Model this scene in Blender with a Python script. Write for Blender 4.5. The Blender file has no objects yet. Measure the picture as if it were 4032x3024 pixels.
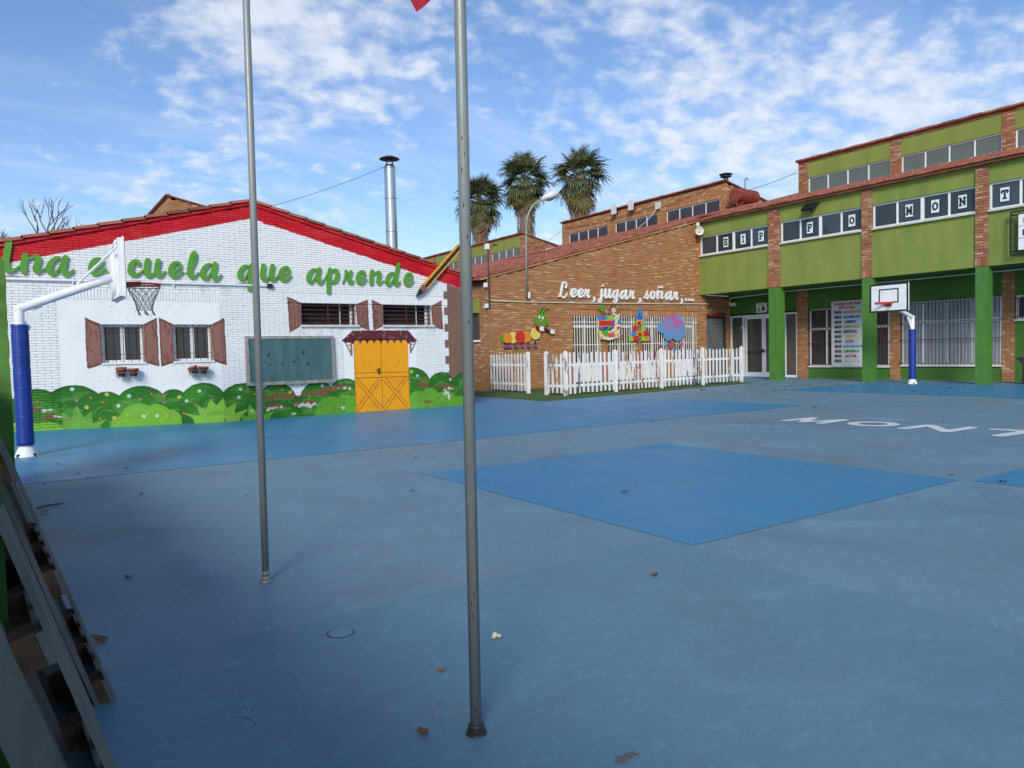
import bpy, math, random
import numpy as np
random.seed(7); np.random.seed(7)
U = 1.25                       # metres per drawing unit
D = bpy.data
SC = bpy.context.scene
COL = SC.collection
R = math.radians

# ------------------------------------------------------------------ camera, sky, sun, exposure
cam = D.cameras.new('camera'); camo = D.objects.new('camera', cam); COL.objects.link(camo)
cam.sensor_width = 36; cam.lens = 36 * 2870 / 4032; cam.clip_start = 0.05; cam.clip_end = 2000
from mathutils import Matrix, Vector
pitch, roll, yaw = R(-2.486), R(-1.371), R(34.363)
fw = Vector((math.sin(yaw) * math.cos(pitch), math.cos(yaw) * math.cos(pitch), math.sin(pitch)))
r0 = Vector((math.cos(yaw), -math.sin(yaw), 0)); u0 = r0.cross(fw)
rr = math.cos(roll) * r0 + math.sin(roll) * u0; uu = -math.sin(roll) * r0 + math.cos(roll) * u0
mw = Matrix((rr, uu, -fw)).transposed().to_4x4(); mw.translation = Vector((0, 0, 1.25 * U))
camo.matrix_world = mw
SC.camera = camo
SC.view_settings.view_transform = 'Standard'; SC.view_settings.look = 'None'
SC.view_settings.gamma = 1; SC.view_settings.use_curve_mapping = False
SC.view_settings.exposure = 0.82

SUN_EL, SUN_AZ = 30, 222       # azimuth clockwise from +Y
wd = D.worlds.new('World'); SC.world = wd; wd.use_nodes = True
nt = wd.node_tree; nt.nodes.clear()


class NT:
    """small node-graph helper"""
    def __init__(s, tree): s.t = tree
    def n(s, typ, **kw):
        nd = s.t.nodes.new(typ)
        for k, v in kw.items():
            if k.startswith('i_'):
                key = k[2:]
                key = int(key) if key.isdigit() else key.replace('_', ' ')
                if hasattr(v, 'bl_idname') or isinstance(v, bpy.types.NodeSocket): s.l(v, nd.inputs[key])
                else: nd.inputs[key].default_value = v
            else: setattr(nd, k, v)
        return nd
    def l(s, a, b): s.t.links.new(a, b)
    def math(s, op, a, b=None, c=None, clamp=False):
        nd = s.t.nodes.new('ShaderNodeMath'); nd.operation = op; nd.use_clamp = clamp
        for i, v in enumerate((a, b, c)):
            if v is None: continue
            if isinstance(v, bpy.types.NodeSocket): s.l(v, nd.inputs[i])
            else: nd.inputs[i].default_value = v
        return nd.outputs[0]
    def mix(s, f, a, b, blend='MIX'):
        nd = s.t.nodes.new('ShaderNodeMix'); nd.data_type = 'RGBA'; nd.blend_type = blend
        for sk, v in ((nd.inputs[0], f), (nd.inputs[6], a), (nd.inputs[7], b)):
            if isinstance(v, bpy.types.NodeSocket): s.l(v, sk)
            elif isinstance(v, (tuple, list)): sk.default_value = (*v[:3], 1)
            else: sk.default_value = v
        return nd.outputs[2]
    def ramp(s, f, p0, p1, c0=0.0, c1=1.0):
        nd = s.t.nodes.new('ShaderNodeMapRange'); nd.clamp = True; nd.interpolation_type = 'SMOOTHSTEP'
        s.l(f, nd.inputs[0])
        for i, v in enumerate((p0, p1, c0, c1)): nd.inputs[i + 1].default_value = v
        return nd.outputs[0]
    def noise(s, vec, scale, detail=4, rough=0.55, dist=0.0):
        nd = s.t.nodes.new('ShaderNodeTexNoise'); s.l(vec, nd.inputs['Vector'])
        nd.inputs['Scale'].default_value = scale; nd.inputs['Detail'].default_value = detail
        nd.inputs['Roughness'].default_value = rough; nd.inputs['Distortion'].default_value = dist
        return nd.outputs[0]
    def mapping(s, vec, scale=(1, 1, 1), loc=(0, 0, 0), rot=(0, 0, 0)):
        nd = s.t.nodes.new('ShaderNodeMapping'); s.l(vec, nd.inputs[0])
        nd.inputs['Scale'].default_value = scale; nd.inputs['Location'].default_value = loc; nd.inputs['Rotation'].default_value = rot
        return nd.outputs[0]


w = NT(nt)
sky = w.n('ShaderNodeTexSky', sky_type='NISHITA'); sky.sun_disc = False
sky.sun_elevation = R(SUN_EL); sky.sun_rotation = R(SUN_AZ); sky.air_density = 1.0; sky.dust_density = 0.6; sky.ozone_density = 2.2
tc = w.n('ShaderNodeTexCoord'); sep = w.n('ShaderNodeSeparateXYZ'); w.l(tc.outputs['Generated'], sep.inputs[0])
dx, dy, dz = sep.outputs
zc = w.math('ADD', w.math('MAXIMUM', dz, 0.0), 0.35)
plane = w.n('ShaderNodeCombineXYZ'); w.l(w.math('DIVIDE', dx, zc), plane.inputs[0]); w.l(w.math('DIVIDE', dy, zc), plane.inputs[1])
pv = plane.outputs[0]
az = w.math('ARCTAN2', dx, dy); el = w.math('ARCSINE', dz)


def blob(a, e, ra, re, amp):
    d = w.math('SUBTRACT', az, R(a)); d = w.math('DIVIDE', d, R(ra)); d = w.math('MULTIPLY', d, d)
    g = w.math('DIVIDE', w.math('SUBTRACT', el, R(e)), R(re)); g = w.math('MULTIPLY', g, g)
    return w.math('MULTIPLY', w.math('EXPONENT', w.math('MULTIPLY', w.math('ADD', d, g), -1.0)), amp)


cover = w.noise(w.mapping(pv, (1.3, 1.3, 1), (3.1, 1.7, 0)), 1.0, 3, .5)
cov = w.math('MULTIPLY', w.math('SUBTRACT', cover, .5), .9)
for b in ((57, 13, 22, 9, .34), (17, 23, 10, 9, .30), (44, 27, 14, 7, .16), (66, 26, 8, 4, -.25), (2, 22, 9, 9, -.20), (30, 12, 7, 6, -.16), (-40, 25, 25, 14, .2), (110, 30, 30, 15, .2), (200, 30, 40, 20, .2)):
    cov = w.math('ADD', cov, blob(*b))
puff = w.noise(w.mapping(pv, (17, 19, 1), (0, 0, 0), (0, 0, R(25))), 1.0, 5, .54, .15)
mid = w.noise(w.mapping(pv, (4.6, 5.4, 1), (8, 2, 0)), 1.0, 4, .58, .3)
dens = w.math('ADD', w.math('ADD', w.math('MULTIPLY', w.math('SUBTRACT', puff, .5), 1.15), w.math('MULTIPLY', w.math('SUBTRACT', mid, .5), 1.0)), cov)
mask = w.ramp(dens, -0.04, 0.60, 0, .80)
wisp = w.noise(w.mapping(pv, (1.4, 6.0, 1), (0, 0, 0), (0, 0, R(-35))), 1.0, 6, .6, .5)
veil = w.math('MULTIPLY', w.ramp(wisp, .42, .75), w.ramp(el, R(30), R(2), 0.05, .62))
mask = w.math('MAXIMUM', mask, veil)
mask = w.math('MULTIPLY', mask, w.ramp(dz, -.02, .03))
shade = w.ramp(w.math('ADD', puff, w.math('MULTIPLY', mid, .5)), .5, 1.1)
cloudc = w.mix(shade, (4.9, 5.5, 6.4), (6.7, 6.9, 7.3))
skyc = w.mix(1.0, sky.outputs[0], (.90, 1.02, 1.20), 'MULTIPLY')
skym = w.mix(mask, skyc, cloudc)
bg = w.n('ShaderNodeBackground'); w.l(skym, bg.inputs[0]); bg.inputs[1].default_value = 0.080
wo = w.n('ShaderNodeOutputWorld'); w.l(bg.outputs[0], wo.inputs[0])

sl = D.lights.new('sun', 'SUN'); so = D.objects.new('sun', sl); COL.objects.link(so)
sl.energy = 1.75; sl.angle = R(18); sl.color = (1, .95, .88)
sdir = Vector((-math.sin(R(SUN_AZ)) * math.cos(R(SUN_EL)), -math.cos(R(SUN_AZ)) * math.cos(R(SUN_EL)), -math.sin(R(SUN_EL))))
so.rotation_euler = sdir.to_track_quat('-Z', 'Y').to_euler(); so.location = (-20, -20, 30)

# ------------------------------------------------------------------ materials
MATS = {}


def mat(name, col, rough=.6, metal=0.0, var=.12, scale=6, bump=0.0, bscale=30, spec=.5, island=0.0, col2=None, coat=0.0, obj_var=0.0, streak=None):
    """painted / stone / metal surface: colour with two octaves of mottling, optional second colour, bump"""
    m = D.materials.new(name); m.use_nodes = True; t = NT(m.node_tree); t.t.nodes.clear()
    geo = t.n('ShaderNodeNewGeometry'); pos = geo.outputs['Position']
    v = t.mapping(pos, streak) if streak else pos
    n1 = t.noise(v, scale, 6, .6)
    c2 = col2 if col2 else tuple(c * (1 - 2.2 * var) for c in col)
    c = t.mix(t.ramp(n1, .35, .72), col, c2) if (var or col2) else None
    if c is None:
        rgb = t.n('ShaderNodeRGB'); rgb.outputs[0].default_value = (*col, 1); c = rgb.outputs[0]
    if island or obj_var:
        oi = t.n('ShaderNodeObjectInfo')
        rnd = t.math('FRACT', t.math('ADD', geo.outputs['Random Per Island'], oi.outputs['Random']))
        hv = t.n('ShaderNodeHueSaturation'); t.l(c, hv.inputs['Color'])
        t.l(t.ramp(rnd, 0, 1, 1 - (island or obj_var), 1 + (island or obj_var)), hv.inputs['Value'])
        r2 = t.math('FRACT', t.math('MULTIPLY', rnd, 7.31))
        t.l(t.ramp(r2, 0, 1, .49, .51), hv.inputs['Hue']); c = hv.outputs[0]
    p = t.n('ShaderNodeBsdfPrincipled'); t.l(c, p.inputs['Base Color'])
    p.inputs['Metallic'].default_value = metal
    n2 = t.noise(pos, scale * 3, 4, .6)
    t.l(t.ramp(n2, .2, .8, max(rough - .08, .02), min(rough + .1, 1)), p.inputs['Roughness'])
    p.inputs['Specular IOR Level'].default_value = spec; p.inputs['Coat Weight'].default_value = coat
    if bump:
        b = t.n('ShaderNodeBump'); b.inputs['Strength'].default_value = bump; b.inputs['Distance'].default_value = .01
        t.l(t.noise(pos, bscale, 5, .6), b.inputs['Height']); t.l(b.outputs[0], p.inputs['Normal'])
    o = t.n('ShaderNodeOutputMaterial'); t.l(p.outputs[0], o.inputs[0])
    MATS[name] = m; return m


def worn_paint(name, paint, under, amount, scale=9, stretch=(1, 1, .25), rough=.6):
    """old paint flaking off a ground of another colour"""
    m = D.materials.new(name); m.use_nodes = True; t = NT(m.node_tree); t.t.nodes.clear()
    geo = t.n('ShaderNodeNewGeometry'); pos = geo.outputs['Position']; oi = t.n('ShaderNodeObjectInfo')
    n1 = t.noise(t.mapping(pos, stretch), scale, 7, .65)
    a = t.math('ADD', n1, t.math('MULTIPLY', t.math('SUBTRACT', oi.outputs['Random'], .5), .22))
    f = t.ramp(a, amount, amount + .035)
    dirt = t.mix(t.ramp(t.noise(pos, 5, 4), .4, .8), paint, tuple(c * .82 for c in paint))
    c = t.mix(f, dirt, under)
    p = t.n('ShaderNodeBsdfPrincipled'); t.l(c, p.inputs['Base Color']); p.inputs['Roughness'].default_value = rough
    b = t.n('ShaderNodeBump'); b.inputs['Strength'].default_value = .25; b.inputs['Distance'].default_value = .004; b.invert = True
    t.l(f, b.inputs['Height']); t.l(b.outputs[0], p.inputs['Normal'])
    o = t.n('ShaderNodeOutputMaterial'); t.l(p.outputs[0], o.inputs[0]); return m


def brick_mat(name, cols, rough=.85):
    m = D.materials.new(name); m.use_nodes = True; t = NT(m.node_tree); t.t.nodes.clear()
    geo = t.n('ShaderNodeNewGeometry'); oi = t.n('ShaderNodeObjectInfo'); pos = geo.outputs['Position']
    rnd = t.math('FRACT', t.math('ADD', geo.outputs['Random Per Island'], t.math('MULTIPLY', oi.outputs['Random'], 3.7)))
    cr = t.n('ShaderNodeValToRGB'); t.l(rnd, cr.inputs[0]); e = cr.color_ramp.elements
    cr.color_ramp.interpolation = 'LINEAR'
    while len(e) < len(cols): e.new(.5)
    for i, (p_, c_) in enumerate(cols): e[i].position = p_; e[i].color = (*c_, 1)
    n = t.noise(t.mapping(pos, (1, 1, 2.5)), 14, 5, .65)
    c = t.mix(t.ramp(n, .3, .8), cr.outputs[0], (.75, .75, .75), 'MULTIPLY')
    big = t.noise(pos, .35, 3, .5)
    c = t.mix(t.ramp(big, .3, .75, 0, .5), c, (.86, .86, .9), 'MULTIPLY')
    p = t.n('ShaderNodeBsdfPrincipled'); t.l(c, p.inputs['Base Color']); p.inputs['Roughness'].default_value = rough
    p.inputs['Specular IOR Level'].default_value = .25
    b = t.n('ShaderNodeBump'); b.inputs['Strength'].default_value = .5; b.inputs['Distance'].default_value = .006
    t.l(t.noise(pos, 45, 4), b.inputs['Height']); t.l(b.outputs[0], p.inputs['Normal'])
    o = t.n('ShaderNodeOutputMaterial'); t.l(p.outputs[0], o.inputs[0]); MATS[name] = m; return m


def ground_mat(name, col, fade, worn, gloss):
    m = D.materials.new(name); m.use_nodes = True; t = NT(m.node_tree); t.t.nodes.clear()
    geo = t.n('ShaderNodeNewGeometry'); pos = geo.outputs['Position']
    big = t.noise(pos, .22, 4, .55, .3)
    med = t.noise(pos, 1.1, 9, .68, .3)
    fine = t.noise(pos, 26, 6, .7)
    c = t.mix(t.ramp(big, .3, .7), col, fade)
    c = t.mix(t.ramp(med, .46, .74, 0, worn), c, (.165, .175, .165))
    c = t.mix(t.ramp(fine, .35, .75, 0, .42), c, tuple(x * .68 for x in col))
    grit = t.noise(t.mapping(pos, (1, 2.2, 1), (0, 0, 0), (0, 0, .6)), 7, 8, .75, .6)
    c = t.mix(t.ramp(grit, .50, .72, 0, .30 + worn * .35), c, tuple(min(x * 1.35 + .03, 1) for x in col))
    c = t.mix(t.ramp(grit, .46, .30, 0, .30), c, tuple(x * .70 for x in col))
    lite = t.noise(pos, .8, 8, .66, .5)
    c = t.mix(t.ramp(lite, .50, .75, 0, worn), c, tuple(min(x * 1.45 + .02, 1) for x in col))
    dk = t.noise(t.mapping(pos, (1, 1, 1), (5, 9, 0)), .55, 7, .6, .6)
    c = t.mix(t.ramp(dk, .52, .72, 0, .45), c, tuple(x * .68 for x in col))
    br = t.noise(t.mapping(pos, (1, 1, 1), (15, 2, 0)), .3, 6, .62, .4)
    c = t.mix(t.ramp(br, .53, .72, 0, worn), c, (.135, .145, .135))
    # scuffs: thin pale scratches in several directions, thin dark ones too
    for ang, sc_, cc_ in ((.5, 3.0, (.34, .42, .48)), (2.0, 2.2, (.34, .42, .48)), (1.2, 3.6, (.30, .38, .45)), (2.7, 2.6, (.03, .06, .09))):
        s_ = t.noise(t.mapping(pos, (15, .35, 1), (sc_, ang, 0), (0, 0, ang)), sc_, 3, .5, 2.2)
        c = t.mix(t.ramp(s_, .73, .80, 0, .26), c, cc_)
    dust = t.noise(pos, 60, 2, .5)
    c = t.mix(t.ramp(dust, .70, .76, 0, .3), c, (.02, .03, .05))
    p = t.n('ShaderNodeBsdfPrincipled'); t.l(c, p.inputs['Base Color'])
    p.inputs['Specular IOR Level'].default_value = .32
    t.l(t.ramp(lite, .3, .75, gloss, gloss + .14), p.inputs['Roughness'])
    b = t.n('ShaderNodeBump'); b.inputs['Strength'].default_value = .12; b.inputs['Distance'].default_value = .004
    t.l(fine, b.inputs['Height']); t.l(b.outputs[0], p.inputs['Normal'])
    o = t.n('ShaderNodeOutputMaterial'); t.l(p.outputs[0], o.inputs[0]); MATS[name] = m; return m


def glass_mat(name, col, rough=.03):
    m = D.materials.new(name); m.use_nodes = True; t = NT(m.node_tree); p = m.node_tree.nodes['Principled BSDF']
    geo = t.n('ShaderNodeNewGeometry'); n = t.noise(geo.outputs['Position'], 1.3, 3)
    t.l(t.mix(n, col, tuple(c * .5 for c in col)), p.inputs['Base Color'])
    p.inputs['Roughness'].default_value = rough; p.inputs['Specular IOR Level'].default_value = .5; p.inputs['IOR'].default_value = 1.5
    b = t.n('ShaderNodeBump'); b.inputs['Strength'].default_value = .02; t.l(t.noise(geo.outputs['Position'], 2, 2), b.inputs['Height']); t.l(b.outputs[0], p.inputs['Normal'])
    MATS[name] = m; return m


TAN = brick_mat('tan_brick', [(0, (.38, .165, .068)), (.3, (.47, .240, .108)), (.6, (.43, .19, .078)), (.90, (.54, .29, .13)), (1, (.64, .43, .25))])
RED = brick_mat('red_brick', [(0, (.32, .115, .055)), (.35, (.44, .21, .105)), (.6, (.38, .135, .07)), (.8, (.55, .36, .21)), (1, (.28, .085, .05))])
MORT = mat('mortar_brown', (.15, .075, .034), .95, bump=.4)
PMORT = mat('mortar_pale', (.22, .15, .10), .95, bump=.4)
TILE = mat('clay_tile', (.36, .11, .06), .85, col2=(.20, .075, .05), scale=3, island=.3, bump=.3)
LGREEN = mat('light_green_render', (.215, .262, .052), .9, col2=(.165, .215, .042), scale=1.1, bump=.35, bscale=60, streak=(1.3, 1.3, .35))
DGREEN = mat('dark_green_paint', (.058, .165, .022), .75, var=.08, scale=1.2, bump=.3, bscale=25)
BGREEN = mat('green_paint', (.072, .205, .028), .6, col2=(.050, .155, .024), scale=1.6, bump=.3, bscale=25, streak=(2, 2, .6))
WALLG = mat('rough_green_stucco', (.085, .21, .030), .85, var=.2, scale=3, bump=1.0, bscale=9)
PVC = mat('white_pvc', (.78, .79, .80), .35, var=.03)
STONE = mat('pale_stone', (.62, .58, .50), .8, var=.12, scale=8, bump=.2)
BLIND = mat('grey_green_blind', (.115, .135, .125), .55, var=.05)
GLASS = glass_mat('dark_glass', (.040, .056, .060))
GLASSB = glass_mat('blue_grey_glass', (.06, .075, .09))
DARK = mat('dark_interior', (.008, .008, .008), .9)
CURT = mat('plum_curtain', (.075, .045, .055), .9, var=.2, scale=3, streak=(6, 6, .4))
WCURT = mat('white_curtain', (.42, .46, .50), .9, var=.18, scale=2.5, streak=(7, 7, .3))
BROWNW = mat('brown_shutter_board', (.085, .058, .036), .8, var=.15, scale=5, streak=(8, 8, .5))
REDBAR = mat('dark_red_iron', (.10, .020, .018), .55, var=.15)
WBAR = mat('cream_iron', (.80, .76, .63), .5, var=.06)
POLE = mat('grey_painted_steel', (.27, .285, .265), .42, metal=.2, col2=(.22, .235, .22), scale=5, streak=(3, 3, .3))
STEEL = mat('stainless_steel', (.62, .60, .56), .22, metal=1.0, var=.05)
BLACKM = mat('black_metal', (.012, .013, .015), .5, var=.1)
DGREY = mat('dark_grey_metal', (.05, .052, .055), .5, metal=.4, var=.1)
BLUEPAD = mat('blue_vinyl', (.006, .035, .26), .38, var=.12, scale=4, bump=.25, bscale=8)
WPAINT = mat('white_paint', (.80, .80, .80), .4, var=.05, scale=4)
CREAMP = mat('cream_paint', (.66, .62, .50), .6, var=.08)
ORANGE = mat('orange_rim', (.60, .055, .02), .45, var=.1)
NETM = mat('net_cord', (.30, .30, .29), .9, var=.2, scale=40)
TERRA = mat('terracotta', (.27, .075, .04), .8, var=.15)
RUST = mat('rust_red_paint', (.27, .045, .025), .6, col2=(.10, .03, .018), scale=5, bump=.2)
WIREM = mat('wire', (.10, .11, .11), .6)
WOODG = mat('grey_weathered_wood', (.27, .245, .21), .9, col2=(.16, .148, .13), scale=9, streak=(1, 1, .2), bump=.5)
WOODB = mat('brown_block_wood', (.22, .10, .05), .9, col2=(.10, .05, .03), scale=10, bump=.6)
TURF = mat('artificial_turf', (.075, .125, .028), .95, col2=(.05, .09, .022), scale=2, bump=1.0, bscale=180)
CHALK = mat('chalkboard', (.035, .095, .10), .75, col2=(.06, .125, .13), scale=2.2, streak=(3, 1, .6))
OLDWOOD = mat('silver_wood', (.30, .28, .25), .85, var=.22, scale=8)
LETG = mat('letter_green', (.085, .285, .020), .5, var=.06, scale=4)
LETW = mat('letter_white', (.80, .80, .77), .55, var=.05)
PAPER = mat('paper', (.66, .78, .80), .8, var=.03)
INK = mat('ink', (.015, .016, .018), .8, var=.0)
TRUNK = mat('dead_frond_skirt', (.24, .165, .10), .95, col2=(.12, .09, .06), scale=3, island=.35)
FROND = mat('palm_frond', (.105, .125, .045), .45, col2=(.06, .078, .034), scale=1.2, obj_var=.3)
FRONDY = mat('old_palm_frond', (.17, .155, .03), .6, col2=(.12, .10, .03), scale=1.2, obj_var=.2)
FRONDD = mat('dry_palm_frond', (.30, .22, .14), .8, col2=(.18, .14, .09), scale=1.5, obj_var=.3)
BARK = mat('bare_bark', (.12, .10, .09), .9)
LEAFM = mat('dry_leaf', (.21, .105, .05), .8, obj_var=.45, scale=20)
LAMPW = mat('lamp_shell', (.60, .61, .60), .45, var=.05)
LENS = mat('lamp_lens', (.17, .17, .16), .25, var=.1)
RED_CLOTH = mat('red_cloth', (.42, .012, .03), .85, var=.15)
SHUTM = mat('roller_shutter_grey', (.20, .22, .22), .5, metal=.3, var=.12)
BASE = ground_mat('grey_blue_court', (.142, .258, .328), (.165, .256, .305), .45, .50)
PATCH = ground_mat('clear_blue_court', (.042, .225, .395), (.052, .235, .395), .12, .36)
WLINE = mat('white_road_paint', (.70, .72, .72), .6, var=.08, scale=8)


def flat(name, col, rough=.6): return MATS.get(name) or mat(name, col, rough, var=.07, scale=7)


# ------------------------------------------------------------------ mesh helpers
ORG = {}


class MB:
    def __init__(s): s.v = []; s.f = []
    def poly(s, pts):
        i = len(s.v); s.v += [tuple(p) for p in pts]; s.f.append(tuple(range(i, i + len(pts)))); return s
    def box(s, x0, y0, z0, x1, y1, z1):
        x0, x1 = sorted((x0, x1)); y0, y1 = sorted((y0, y1)); z0, z1 = sorted((z0, z1))
        i = len(s.v)
        s.v += [(x0, y0, z0), (x1, y0, z0), (x1, y1, z0), (x0, y1, z0), (x0, y0, z1), (x1, y0, z1), (x1, y1, z1), (x0, y1, z1)]
        s.f += [(i, i + 3, i + 2, i + 1), (i + 4, i + 5, i + 6, i + 7), (i, i + 1, i + 5, i + 4), (i + 1, i + 2, i + 6, i + 5), (i + 2, i + 3, i + 7, i + 6), (i + 3, i, i + 4, i + 7)]
        return s
    def bar(s, a, b, wx, wy, up=(0, 0, 1)):
        """square bar from a to b"""
        a = Vector(a); b = Vector(b); d = (b - a).normalized(); up = Vector(up)
        if abs(d.dot(up)) > .98: up = Vector((1, 0, 0))
        x = d.cross(up).normalized(); y = x.cross(d)
        i = len(s.v)
        for p in (a, b):
            for sx, sy in ((-1, -1), (1, -1), (1, 1), (-1, 1)): s.v.append(tuple(p + x * sx * wx / 2 + y * sy * wy / 2))
        s.f += [(i, i + 1, i + 2, i + 3), (i + 7, i + 6, i + 5, i + 4)] + [(i + k, i + 4 + k, i + 4 + (k + 1) % 4, i + (k + 1) % 4) for k in range(4)]
        return s
    def tube(s, pts, r, n=8, caps=True):
        pts = [Vector(p) for p in pts]; rs = r if isinstance(r, (list, tuple)) else [r] * len(pts)
        rings = []; prev = None
        for k, p in enumerate(pts):
            d = (pts[min(k + 1, len(pts) - 1)] - pts[max(k - 1, 0)]).normalized()
            if prev is None:
                a = d.cross(Vector((0, 0, 1)) if abs(d.z) < .9 else Vector((1, 0, 0))).normalized()
            else: a = (prev - d * prev.dot(d)).normalized()
            prev = a; b = d.cross(a); i = len(s.v)
            for q in range(n):
                t = 2 * math.pi * q / n
                s.v.append(tuple(p + (a * math.cos(t) + b * math.sin(t)) * rs[k]))
            rings.append(i)
        for i, j in zip(rings, rings[1:]):
            for q in range(n): s.f.append((i + q, i + (q + 1) % n, j + (q + 1) % n, j + q))
        if caps:
            s.f.append(tuple(range(rings[0] + n - 1, rings[0] - 1, -1))); s.f.append(tuple(range(rings[-1], rings[-1] + n)))
        return s
    def lathe(s, prof, c=(0, 0, 0), n=20, axis=None):
        ax = Vector(axis).normalized() if axis else Vector((0, 0, 1))
        a = ax.cross(Vector((0, 0, 1)) if abs(ax.z) < .9 else Vector((1, 0, 0))).normalized(); b = ax.cross(a)
        c = Vector(c); rings = []
        for r, h in prof:
            i = len(s.v); rings.append(i)
            for q in range(n):
                t = 2 * math.pi * q / n
                s.v.append(tuple(c + ax * h + (a * math.cos(t) + b * math.sin(t)) * max(r, 1e-4)))
        for i, j in zip(rings, rings[1:]):
            for q in range(n): s.f.append((i + q, i + (q + 1) % n, j + (q + 1) % n, j + q))
        return s
    def prism(s, poly, y0, y1, ax='y'):
        """extrude a 2-D polygon (x,z) along y, or (y,z) along x, or (x,y) along z"""
        P = {'y': lambda a, b, t: (a, t, b), 'x': lambda a, b, t: (t, a, b), 'z': lambda a, b, t: (a, b, t)}[ax]
        i = len(s.v); n = len(poly)
        s.v += [P(a, b, y0) for a, b in poly] + [P(a, b, y1) for a, b in poly]
        s.f += [tuple(range(i, i + n)), tuple(range(i + 2 * n - 1, i + n - 1, -1))] + [(i + k, i + n + k, i + n + (k + 1) % n, i + (k + 1) % n) for k in range(n)]
        return s
    def mesh(s, name, o=(0, 0, 0)):
        me = D.meshes.new(name)
        v = (np.array(s.v, float).reshape(-1, 3) - np.array(o)) * U
        me.from_pydata(v.tolist(), [], s.f); me.update(); return me
    def build(s, name, m, parent=None, label=None, cat=None, group=None, kind=None, smooth=False, at=None):
        o_ = ORG[parent.name] if parent is not None else (at if at is not None else (0, 0, 0))
        me = s.mesh(name, o_)
        me.materials.append(m)
        if smooth: me.polygons.foreach_set('use_smooth', [True] * len(me.polygons))
        ob = D.objects.new(name, me); COL.objects.link(ob)
        if parent is not None: ob.parent = parent
        else: ob.location = Vector(o_) * U
        ORG[ob.name] = o_
        tag(ob, label, cat, group, kind); fixn(ob); return ob


def fixn(ob):
    import bmesh
    bm = bmesh.new(); bm.from_mesh(ob.data); bmesh.ops.recalc_face_normals(bm, faces=bm.faces); bm.to_mesh(ob.data); bm.free()


def tag(o, label=None, cat=None, group=None, kind=None):
    if label: o['label'] = label
    if cat: o['category'] = cat
    if group: o['group'] = group
    if kind: o['kind'] = kind
    return o


def thing(name, label, cat, loc, group=None):
    o = D.objects.new(name, None); COL.objects.link(o); o.location = Vector(loc) * U; o.empty_display_size = .1
    ORG[o.name] = tuple(loc); return tag(o, label, cat, group)


def copy_tree(o, parent=None):
    c = o.copy(); COL.objects.link(c); ORG[c.name] = ORG.get(o.name, (0, 0, 0))
    if parent is not None: c.parent = parent
    for ch in list(o.children): copy_tree(ch, c)
    return c


def bx(name, m, parent, *b, **k): return MB().box(*b).build(name, m, parent, **k)


# brick walls: real bricks, the ones nearest the camera as single objects, the rest joined
UNIT = MB().box(-.5, -.5, -.5, .5, .5, .5).mesh('brick_unit')


def brick_wall(root, spec, m, limit=300, rest='brick_field'):
    """spec: list of (cx,cy,cz, sx,sy,sz) in drawing units"""
    o = ORG[root.name]
    spec = sorted(spec, key=lambda b: math.hypot(b[0], b[1], b[2] - 1.25) / max(b[3], b[4]) ** .5)
    near, far = spec[:limit], spec[limit:]
    me = UNIT.copy(); me.name = 'brick'; me.materials.append(m)
    for b in near:
        ob = D.objects.new('brick', me); COL.objects.link(ob); ob.parent = root
        ob.location = ((b[0] - o[0]) * U, (b[1] - o[1]) * U, (b[2] - o[2]) * U); ob.scale = b[3:6]
    if far:
        mb = MB()
        for b in far: mb.box(b[0] - b[3] / 2, b[1] - b[4] / 2, b[2] - b[5] / 2, b[0] + b[3] / 2, b[1] + b[4] / 2, b[2] + b[5] / 2)
        mb.build(rest, m, root, kind='stuff')


def courses(u0, u1, v0, v1, pitch, length, holes=(), top=None, gap=.008, vgap=.010, jit=.002):
    """running-bond bricks in a wall rectangle -> (u0,u1,v0,v1)"""
    out = []; n = int((v1 - v0) / pitch)
    for k in range(n):
        a = v0 + k * pitch + vgap / 2; b = v0 + (k + 1) * pitch - vgap / 2
        spans = [(u0, u1)]
        for h0, h1, g0, g1 in holes:
            if b > g0 + .01 and a < g1 - .01:
                ns = []
                for s0, s1 in spans:
                    if h1 <= s0 or h0 >= s1: ns.append((s0, s1)); continue
                    if h0 > s0: ns.append((s0, h0))
                    if h1 < s1: ns.append((h1, s1))
                spans = ns
        off = (k % 2) * length / 2 + u0 - length
        i0 = int((u1 - off) / length) + 2
        for s0, s1 in spans:
            for i in range(i0):
                p0 = max(off + i * length + gap / 2, s0); p1 = min(off + (i + 1) * length - gap / 2, s1)
                if p1 - p0 < .025: continue
                if top is not None and b > min(top(p0), top(p1)) + .01: continue
                out.append((p0, p1, a + random.uniform(-jit, jit) * .5, b))
    return out


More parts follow.
